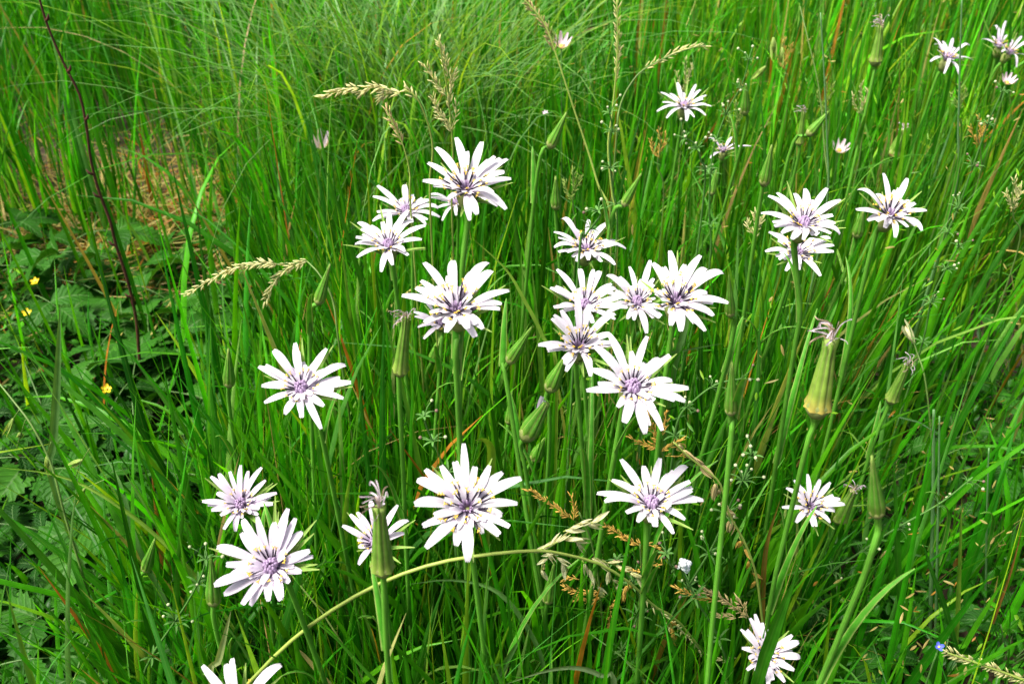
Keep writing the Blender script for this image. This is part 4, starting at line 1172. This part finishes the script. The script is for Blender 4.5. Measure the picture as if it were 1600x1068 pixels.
def blades(base, az, th0, th1, L, w, twist, K, A=3, pw=1.6):
    """curved blades: base (N,3); returns points (N,K+1,3), sides, normals"""
    N = len(az)
    t = np.linspace(0, 1, K + 1)
    th = th0[:, None] + th1[:, None] * t[None, :] ** pw
    dl = (L / K)[:, None]
    dx = np.sin(th) * dl; dz = np.cos(th) * dl
    X = np.concatenate([np.zeros((N, 1)), np.cumsum(dx[:, :-1], 1)], 1); Zz = np.concatenate([np.zeros((N, 1)), np.cumsum(dz[:, :-1], 1)], 1)
    ca, sa = np.cos(az)[:, None], np.sin(az)[:, None]
    P = np.stack([base[:, :1] + X * ca, base[:, 1:2] + X * sa, base[:, 2:3] + Zz], 2)
    tw_ = twist[:, None] * (0.3 + t[None, :])
    S0 = np.stack([-sa + 0 * t, ca + 0 * t, np.zeros((N, K + 1))], 2)
    N0 = np.stack([np.cos(th) * ca, np.cos(th) * sa, -np.sin(th)], 2)
    S = S0 * np.cos(tw_)[..., None] + N0 * np.sin(tw_)[..., None]
    Nn = N0 * np.cos(tw_)[..., None] - S0 * np.sin(tw_)[..., None]
    prof = (0.55 + 0.45 * np.minimum(t / .3, 1)) * np.clip(1 - np.clip((t - .35) / .65, 0, 1) ** 1.7, .03, 1)
    W = w[:, None] * prof[None, :]
    return P, S, Nn, W, t

def build_blades(name, P, S, Nn, W, t, col, mat, A=3, fold=.22):
    N, K1, _ = P.shape
    s = np.linspace(-1, 1, A)
    V = P[:, :, None, :] + S[:, :, None, :] * (s[None, None, :, None] * W[:, :, None, None] / 2) + Nn[:, :, None, :] * (fold * W[:, :, None, None] * (np.abs(s) - .5)[None, None, :, None])
    idx = np.arange(N * K1 * A).reshape(N, K1, A)
    Q = np.stack([idx[:, :-1, :-1], idx[:, :-1, 1:], idx[:, 1:, 1:], idx[:, 1:, :-1]], -1).reshape(-1, 4)
    st = np.zeros((N, K1, A, 3)); st[..., 0] = s[None, None, :]; st[..., 1] = t[None, :, None]; st[..., 2] = RNG.random(N)[:, None, None]
    colv = np.ones((N, K1, A, 4)); colv[..., :3] = col[:, None, None, :]
    return np_mesh(name, V.reshape(-1, 3), Q, st.reshape(-1, 3), colv.reshape(-1, 4), mat)

PR = np.array(PROTECT)
def clear_of_heads(P, share=1.0):
    """True where a blade does not pass in front of a flower head"""
    q = P - CP
    Z = q @ FW
    Zs = np.maximum(Z, .02)
    u = 800 + FPX * (q @ RT) / Zs; v = 534 - FPX * (q @ UP) / Zs
    ok = np.ones(len(P), bool)
    for (cu, cv, r_, z_) in PR:
        hit = ((u - cu) ** 2 + (v - cv) ** 2 < r_ * r_) & (Z < z_)
        ok &= ~hit.any(1)
    near = (Z < .30) & (Z > 0)                    # nothing right in front of the lens
    ok &= ~near.any(1)
    return ok

PAL = np.array([(.024, .17, .004), (.042, .26, .005), (.08, .40, .006), (.045, .23, .012), (.14, .36, .055), (.21, .46, .016), (.50, .40, .13), (.42, .17, .025)])
def pick(N, pr):
    c = PAL[RNG.choice(len(PAL), N, p=np.array(pr) / sum(pr))]
    return np.clip(c * RNG.uniform(.75, 1.3, (N, 1)) * RNG.uniform(.92, 1.08, (N, 3)), 0, .9)

def ground_px(B):
    q = B - CP; Z = np.maximum(q @ FW, .05)
    return 800 + FPX * (q @ RT) / Z, 534 - FPX * (q @ UP) / Z

def poly_mask(u, v, poly):
    c = np.zeros(len(u), bool); j = len(poly) - 1
    for i in range(len(poly)):
        (xi, yi), (xj, yj) = poly[i], poly[j]
        cond = ((yi > v) != (yj > v)) & (u < (xj - xi) * (v - yi) / (yj - yi + 1e-9) + xi)
        c ^= cond; j = i
    return c
def density(u, v):
    d = np.ones(len(u))
    d[poly_mask(u, v, LEAFY)] = .045
    d[poly_mask(u, v, SHADY)] = .17
    e = ((u - STRAW[0]) / STRAW[2]) ** 2 + ((v - STRAW[1]) / STRAW[3]) ** 2
    d = np.where(e < 1, np.minimum(d, .26), d)
    return d

def scatter(n_tuft, per, x0, x1, y0, y1, spread):
    tc = np.stack([RNG.uniform(x0, x1, n_tuft), RNG.uniform(y0, y1, n_tuft)], 1)
    k = RNG.integers(per[0], per[1], n_tuft)
    own = np.repeat(np.arange(n_tuft), k)
    B = np.zeros((len(own), 3))
    off = RNG.normal(size=(len(own), 2)) * spread
    B[:, :2] = tc[own] + off
    B[:, 2] = -.012
    return B, off, own, n_tuft

def grass_layer(name, label, n_tuft, per, box, spread, Lr, wr, K, pr, lean=.10, bend=(.05, .75), A=3, keep=None, height_map=True, hcap=None):
    B, off, own, nt_ = scatter(n_tuft, per, *box, spread)
    u, v = ground_px(B)
    ok = RNG.random(len(B)) < density(u, v)
    if keep is not None: ok &= keep(u, v, B)
    B, off, own, u, v = B[ok], off[ok], own[ok], u[ok], v[ok]
    N = len(B)
    tl = RNG.uniform(.62, 1.15, nt_)[own]
    L = RNG.uniform(Lr[0], Lr[1], N) * tl
    tdir = RNG.uniform(0, 2 * np.pi, nt_)[own]
    az = np.where(RNG.random(N) < .35, tdir + RNG.normal(0, .5, N), np.arctan2(off[:, 1], off[:, 0]) + RNG.normal(0, .6, N))
    # blades at the rim of the leafy patch fall towards it
    rim = (u < 480) & (v > 750)
    az = np.where(rim & (RNG.random(N) < .12), np.pi + RNG.normal(0, .5, N), az)
    th0 = np.abs(RNG.normal(0, lean, N)) + np.where(rim, RNG.uniform(0, .25, N), 0)
    th1 = RNG.uniform(bend[0], bend[1], N) * RNG.random(N) ** 1.2 + np.where(RNG.random(N) < .13, RNG.uniform(.6, 1.9, N), 0)
    if height_map:
        d_ = np.hypot(B[:, 0], B[:, 1])
        L = np.where(B[:, 1] < .55, L * .85, L)
    w = RNG.uniform(wr[0], wr[1], N) * (L / Lr[1]) ** .3
    tw_ = RNG.normal(0, .5, N)
    P, S, Nn, W, t = blades(B, az, th0, th1, L, w, tw_, K)
    ok = clear_of_heads(P)
    for f in (.72, .52, .36):                     # a blade that would cover a head grows shorter
        bad = np.where(~ok)[0]
        if not len(bad): break
        p_, s_, n_, w_, _ = blades(B[bad], az[bad], th0[bad], th1[bad] * .7, L[bad] * f, w[bad] * .9, tw_[bad], K)
        P[bad], S[bad], Nn[bad], W[bad] = p_, s_, n_, w_
        ok[bad] = clear_of_heads(p_)
    P, S, Nn, W, N = P[ok], S[ok], Nn[ok], W[ok], int(ok.sum())
    col = pick(N, pr)
    u, v, own = u[ok], v[ok], own[ok]
    if pr is not PALE:                            # drier, paler mixture far on the right
        m_ = (u > 950) & (v < 760) & (RNG.random(N) < .42)
        col[m_] = pick(int(m_.sum()), [0, 1, 4, 1, 4, 5, .6, .3])
    # clumps differ: some lush and deep, some yellowish and light
    f = RNG.uniform(.6, 1.6, nt_)[own]; yl = RNG.uniform(.65, 1.3, nt_)[own]
    col = np.clip(col * f[:, None] * np.stack([yl, np.ones(N), np.ones(N)], 1), 0, .9)
    me = build_blades(name, P, S, Nn, W, t, col, M['grass'], A)
    o = bpy.data.objects.new(name, me); C.objects.link(o)
    o['kind'] = 'stuff'; o['label'] = label; o['category'] = 'grass'
    return o

PALE = [0, 1, 2, 1, 4, 3, 1.2, .5]
vis = lambda u, v, B: (np.abs(B[:, 0]) < .42 + B[:, 1] * .85)
GREEN = [3, 5, 4, 2, 1.2, 1, .25, .12]
grass_layer('meadow_grass', 'dense upright green meadow grass around the flowers', 1700, (8, 18), (-1.7, 1.7, .22, 1.6), .018, (.24, .42), (.0042, .0098), 7, GREEN, lean=.15, bend=(.05, .95), keep=vis)
grass_layer('fine_grass', 'thin green grass blades between the broader ones', 700, (8, 16), (-1.7, 1.7, .25, 1.7), .03, (.15, .36), (.0012, .0024), 7, [2, 4, 4, 2, 2, 2, .5, .25], lean=.22, bend=(.1, 1.3), keep=vis)
grass_layer('far_grass', 'tall green grass filling the back of the meadow', 1900, (10, 20), (-3.2, 3.2, 1.6, 3.6), .03, (.28, .50), (.004, .009), 6, [3, 5, 5, 2.5, 2.2, 1, .35, .18], lean=.14, bend=(.1, 1.0), A=2, keep=vis)
grass_layer('distant_grass', 'green grass beyond the back of the meadow', 900, (10, 18), (-5, 5, 3.6, 7.5), .06, (.3, .5), (.006, .011), 5, [3, 5, 5, 2.5, 2, 1, .3, .1], A=2)
grass_layer('short_grass', 'short dark grass low over the soil', 1500, (7, 14), (-1.8, 1.8, .2, 2.2), .03, (.06, .17), (.0018, .0035), 4, [6, 4, 2, 2, .5, .5, .5, .2], lean=.35, bend=(.1, 1.0), A=2, keep=vis)

grass_layer('pale_culms', 'thin pale stems and dry blades tangled through the grass', 520, (4, 9), (-.6, 2.4, .45, 2.4), .04, (.28, .50), (.0010, .0022), 7, PALE, lean=.16, bend=(.0, .5), A=3, keep=lambda u, v, B: vis(u, v, B) & (u > 380))
def seed_specks(n):
    """small seeds hanging from thin stalks all through the right half of the meadow"""
    B = np.stack([RNG.uniform(-.1, 2.2, n), RNG.uniform(.55, 2.3, n), RNG.uniform(.16, .42, n)], 1)
    q = B - CP; Z = q @ FW; u = 800 + FPX * (q @ RT) / Z
    B = B[(u > 860) & (u < 1900)]
    k = 3
    B = np.repeat(B, k, 0) + RNG.normal(0, .012, (len(B) * k, 3))
    N = len(B)
    P, S, Nn, W, t = blades(B, RNG.uniform(0, 2 * np.pi, N), RNG.uniform(.1, 2.6, N), RNG.uniform(-.2, .3, N), RNG.uniform(.006, .012, N), RNG.uniform(.0018, .0032, N), RNG.normal(0, .6, N), 4)
    W = W[:, :1] * 1.5 * np.sin(np.pi * (.08 + .88 * t))[None, :]
    ok = clear_of_heads(P)
    me = build_blades('grass_seeds', P[ok], S[ok], Nn[ok], W[ok], t, pick(int(ok.sum()), [0, 0, .5, 0, 2, 3, 3, .6]), M['grass'], 3)
    o = bpy.data.objects.new('grass_seeds', me); C.objects.link(o); o['kind'] = 'stuff'; o['label'] = 'tiny pale grass seeds among the blades on the right'
seed_specks(1100)
def dry_pods(n):
    """tiny straw-yellow pods and bits caught low in the shaded patch"""
    u = RNG.uniform(1240, 1640, n); v = RNG.uniform(600, 1100, n)
    B = np.array([at_height(a, b, c_) for a, b, c_ in zip(u, v, RNG.uniform(.05, .2, n))])
    P, S, Nn, W, t = blades(B, RNG.uniform(0, 2 * np.pi, n), RNG.uniform(.1, 2.6, n), RNG.uniform(-.2, .3, n), RNG.uniform(.005, .011, n), RNG.uniform(.0018, .003, n), RNG.normal(0, .6, n), 4)
    W = W[:, :1] * 1.5 * np.sin(np.pi * (.08 + .88 * t))[None, :]
    ok = clear_of_heads(P)
    me = build_blades('dry_pods', P[ok], S[ok], Nn[ok], W[ok], t, pick(int(ok.sum()), [0, 0, 0, 0, 0, 1, 5, .8]), M['grass'], 3)
    o = bpy.data.objects.new('dry_pods', me); C.objects.link(o); o['kind'] = 'stuff'; o['label'] = 'tiny straw-yellow pods caught among the shaded leaves'
dry_pods(230)
grass_layer('low_grass', 'short grass filling the foot of the flower stems', 1000, (10, 18), (-.75, .95, .2, 1.0), .022, (.12, .28), (.004, .009), 5, GREEN, lean=.14, bend=(.05, .8), A=3, keep=vis)
# pale arching tussock in the back
def tussock(name, label, u, v, z, n, L0, L1, colw, spread=.05, dirs=None, bend=(1.0, 1.9)):
    c = at_height(u, v, z); c[2] = -.012
    B = np.zeros((n, 3)); B[:] = c; B[:, :2] += RNG.normal(0, spread, (n, 2))
    az = RNG.uniform(0, 2 * np.pi, n) if dirs is None else RNG.normal(dirs[0], dirs[1], n)
    P, S, Nn, W, t = blades(B, az, np.abs(RNG.normal(.12, .12, n)), RNG.uniform(*bend, n), RNG.uniform(L0, L1, n), RNG.uniform(.002, .0042, n), RNG.normal(0, .3, n), 9, pw=1.3)
    ok = clear_of_heads(P)
    me = build_blades(name, P[ok], S[ok], Nn[ok], W[ok], t, np.clip(pick(int(ok.sum()), colw) * np.array([1.15, 1.0, 1.5]), 0, .9), M['grass'], 2)
    o = bpy.data.objects.new(name, me); C.objects.link(o); o['kind'] = 'stuff'; o['label'] = label; o['category'] = 'grass'
tussock('arching_tussock', 'pale fine grass tussock arching over at the back, behind the creamy panicles', 640, 110, .30, 520, .5, .78, [0, 0, 1, 0, 12, 2, .2, 0], .09, bend=(1.1, 2.0))
tussock('arching_tussock', 'smaller pale arching tussock at the back beside the dark twig', 420, 70, .30, 160, .45, .65, [1, 2, 3, 2, 4, 1, .3, 0], .07)

# dead straw and small leaves on the soil
def litter(name, label, n, fn, mat, Lr, wr, pr):
    B = fn(n); N = len(B)
    th0 = RNG.uniform(1.25, 1.62, N)
    P, S, Nn, W, t = blades(B, RNG.uniform(0, 2 * np.pi, N), th0, RNG.uniform(-.2, .25, N), RNG.uniform(*Lr, N), RNG.uniform(*wr, N), RNG.normal(0, .4, N), 4)
    me = build_blades(name, P, S, Nn, W, t, pick(N, pr), mat, 2)
    o = bpy.data.objects.new(name, me); C.objects.link(o); o['kind'] = 'stuff'; o['label'] = label
def straw_spots(n):
    u = RNG.normal(STRAW[0], STRAW[2] * .75, n); v = RNG.normal(STRAW[1] + 20, STRAW[3] * .7, n)
    v = np.clip(v, 150, 600)
    return np.array([at_height(a, b, RNG.uniform(.0, .06)) for a, b in zip(u, v)])
def all_spots(n):
    return np.stack([RNG.uniform(-1.6, 1.6, n), RNG.uniform(.2, 2.4, n), RNG.uniform(-.005, .03, n)], 1)
litter('straw_litter', 'pale dead straw lying on bare soil at the left', 2000, straw_spots, M['grass'], (.05, .16), (.0015, .0045), [0, 0, 0, 0, .3, .5, 6, 2])
litter('dead_leaf_litter', 'brown dead grass scattered over the soil', 1800, all_spots, M['grass'], (.04, .12), (.001, .003), [0, .3, 0, 0, 0, .5, 3, 3])

def leaf_cover(n):
    u = np.concatenate([RNG.uniform(-100, 500, n // 2), RNG.uniform(1150, 1700, n // 2)]); v = RNG.uniform(330, 1120, len(u))
    m_ = poly_mask(u, v, LEAFY) | poly_mask(u, v, SHADY)
    B = np.array([at_height(a, b, 0) for a, b in zip(u[m_], v[m_])]); B[:, 2] = RNG.uniform(0, .07, len(B)) ** 1
    N = len(B)
    P, S, Nn, W, t = blades(B, RNG.uniform(0, 2 * np.pi, N), RNG.uniform(.6, 1.6, N), RNG.uniform(0, .6, N), RNG.uniform(.008, .022, N), RNG.uniform(.005, .011, N), RNG.normal(0, .5, N), 4)
    W = W[:, :1] * 1.4 * np.sin(np.pi * (.1 + .88 * t))[None, :]
    me = build_blades('ground_cover', P, S, Nn, W, t, pick(N, [6, 5, 2, 3, .3, .3, .05, .05]), M['grass'], 3)
    o = bpy.data.objects.new('ground_cover', me); C.objects.link(o); o['kind'] = 'stuff'; o['label'] = 'small dark green leaves covering the soil in the leafy and shaded patches'
leaf_cover(9000)
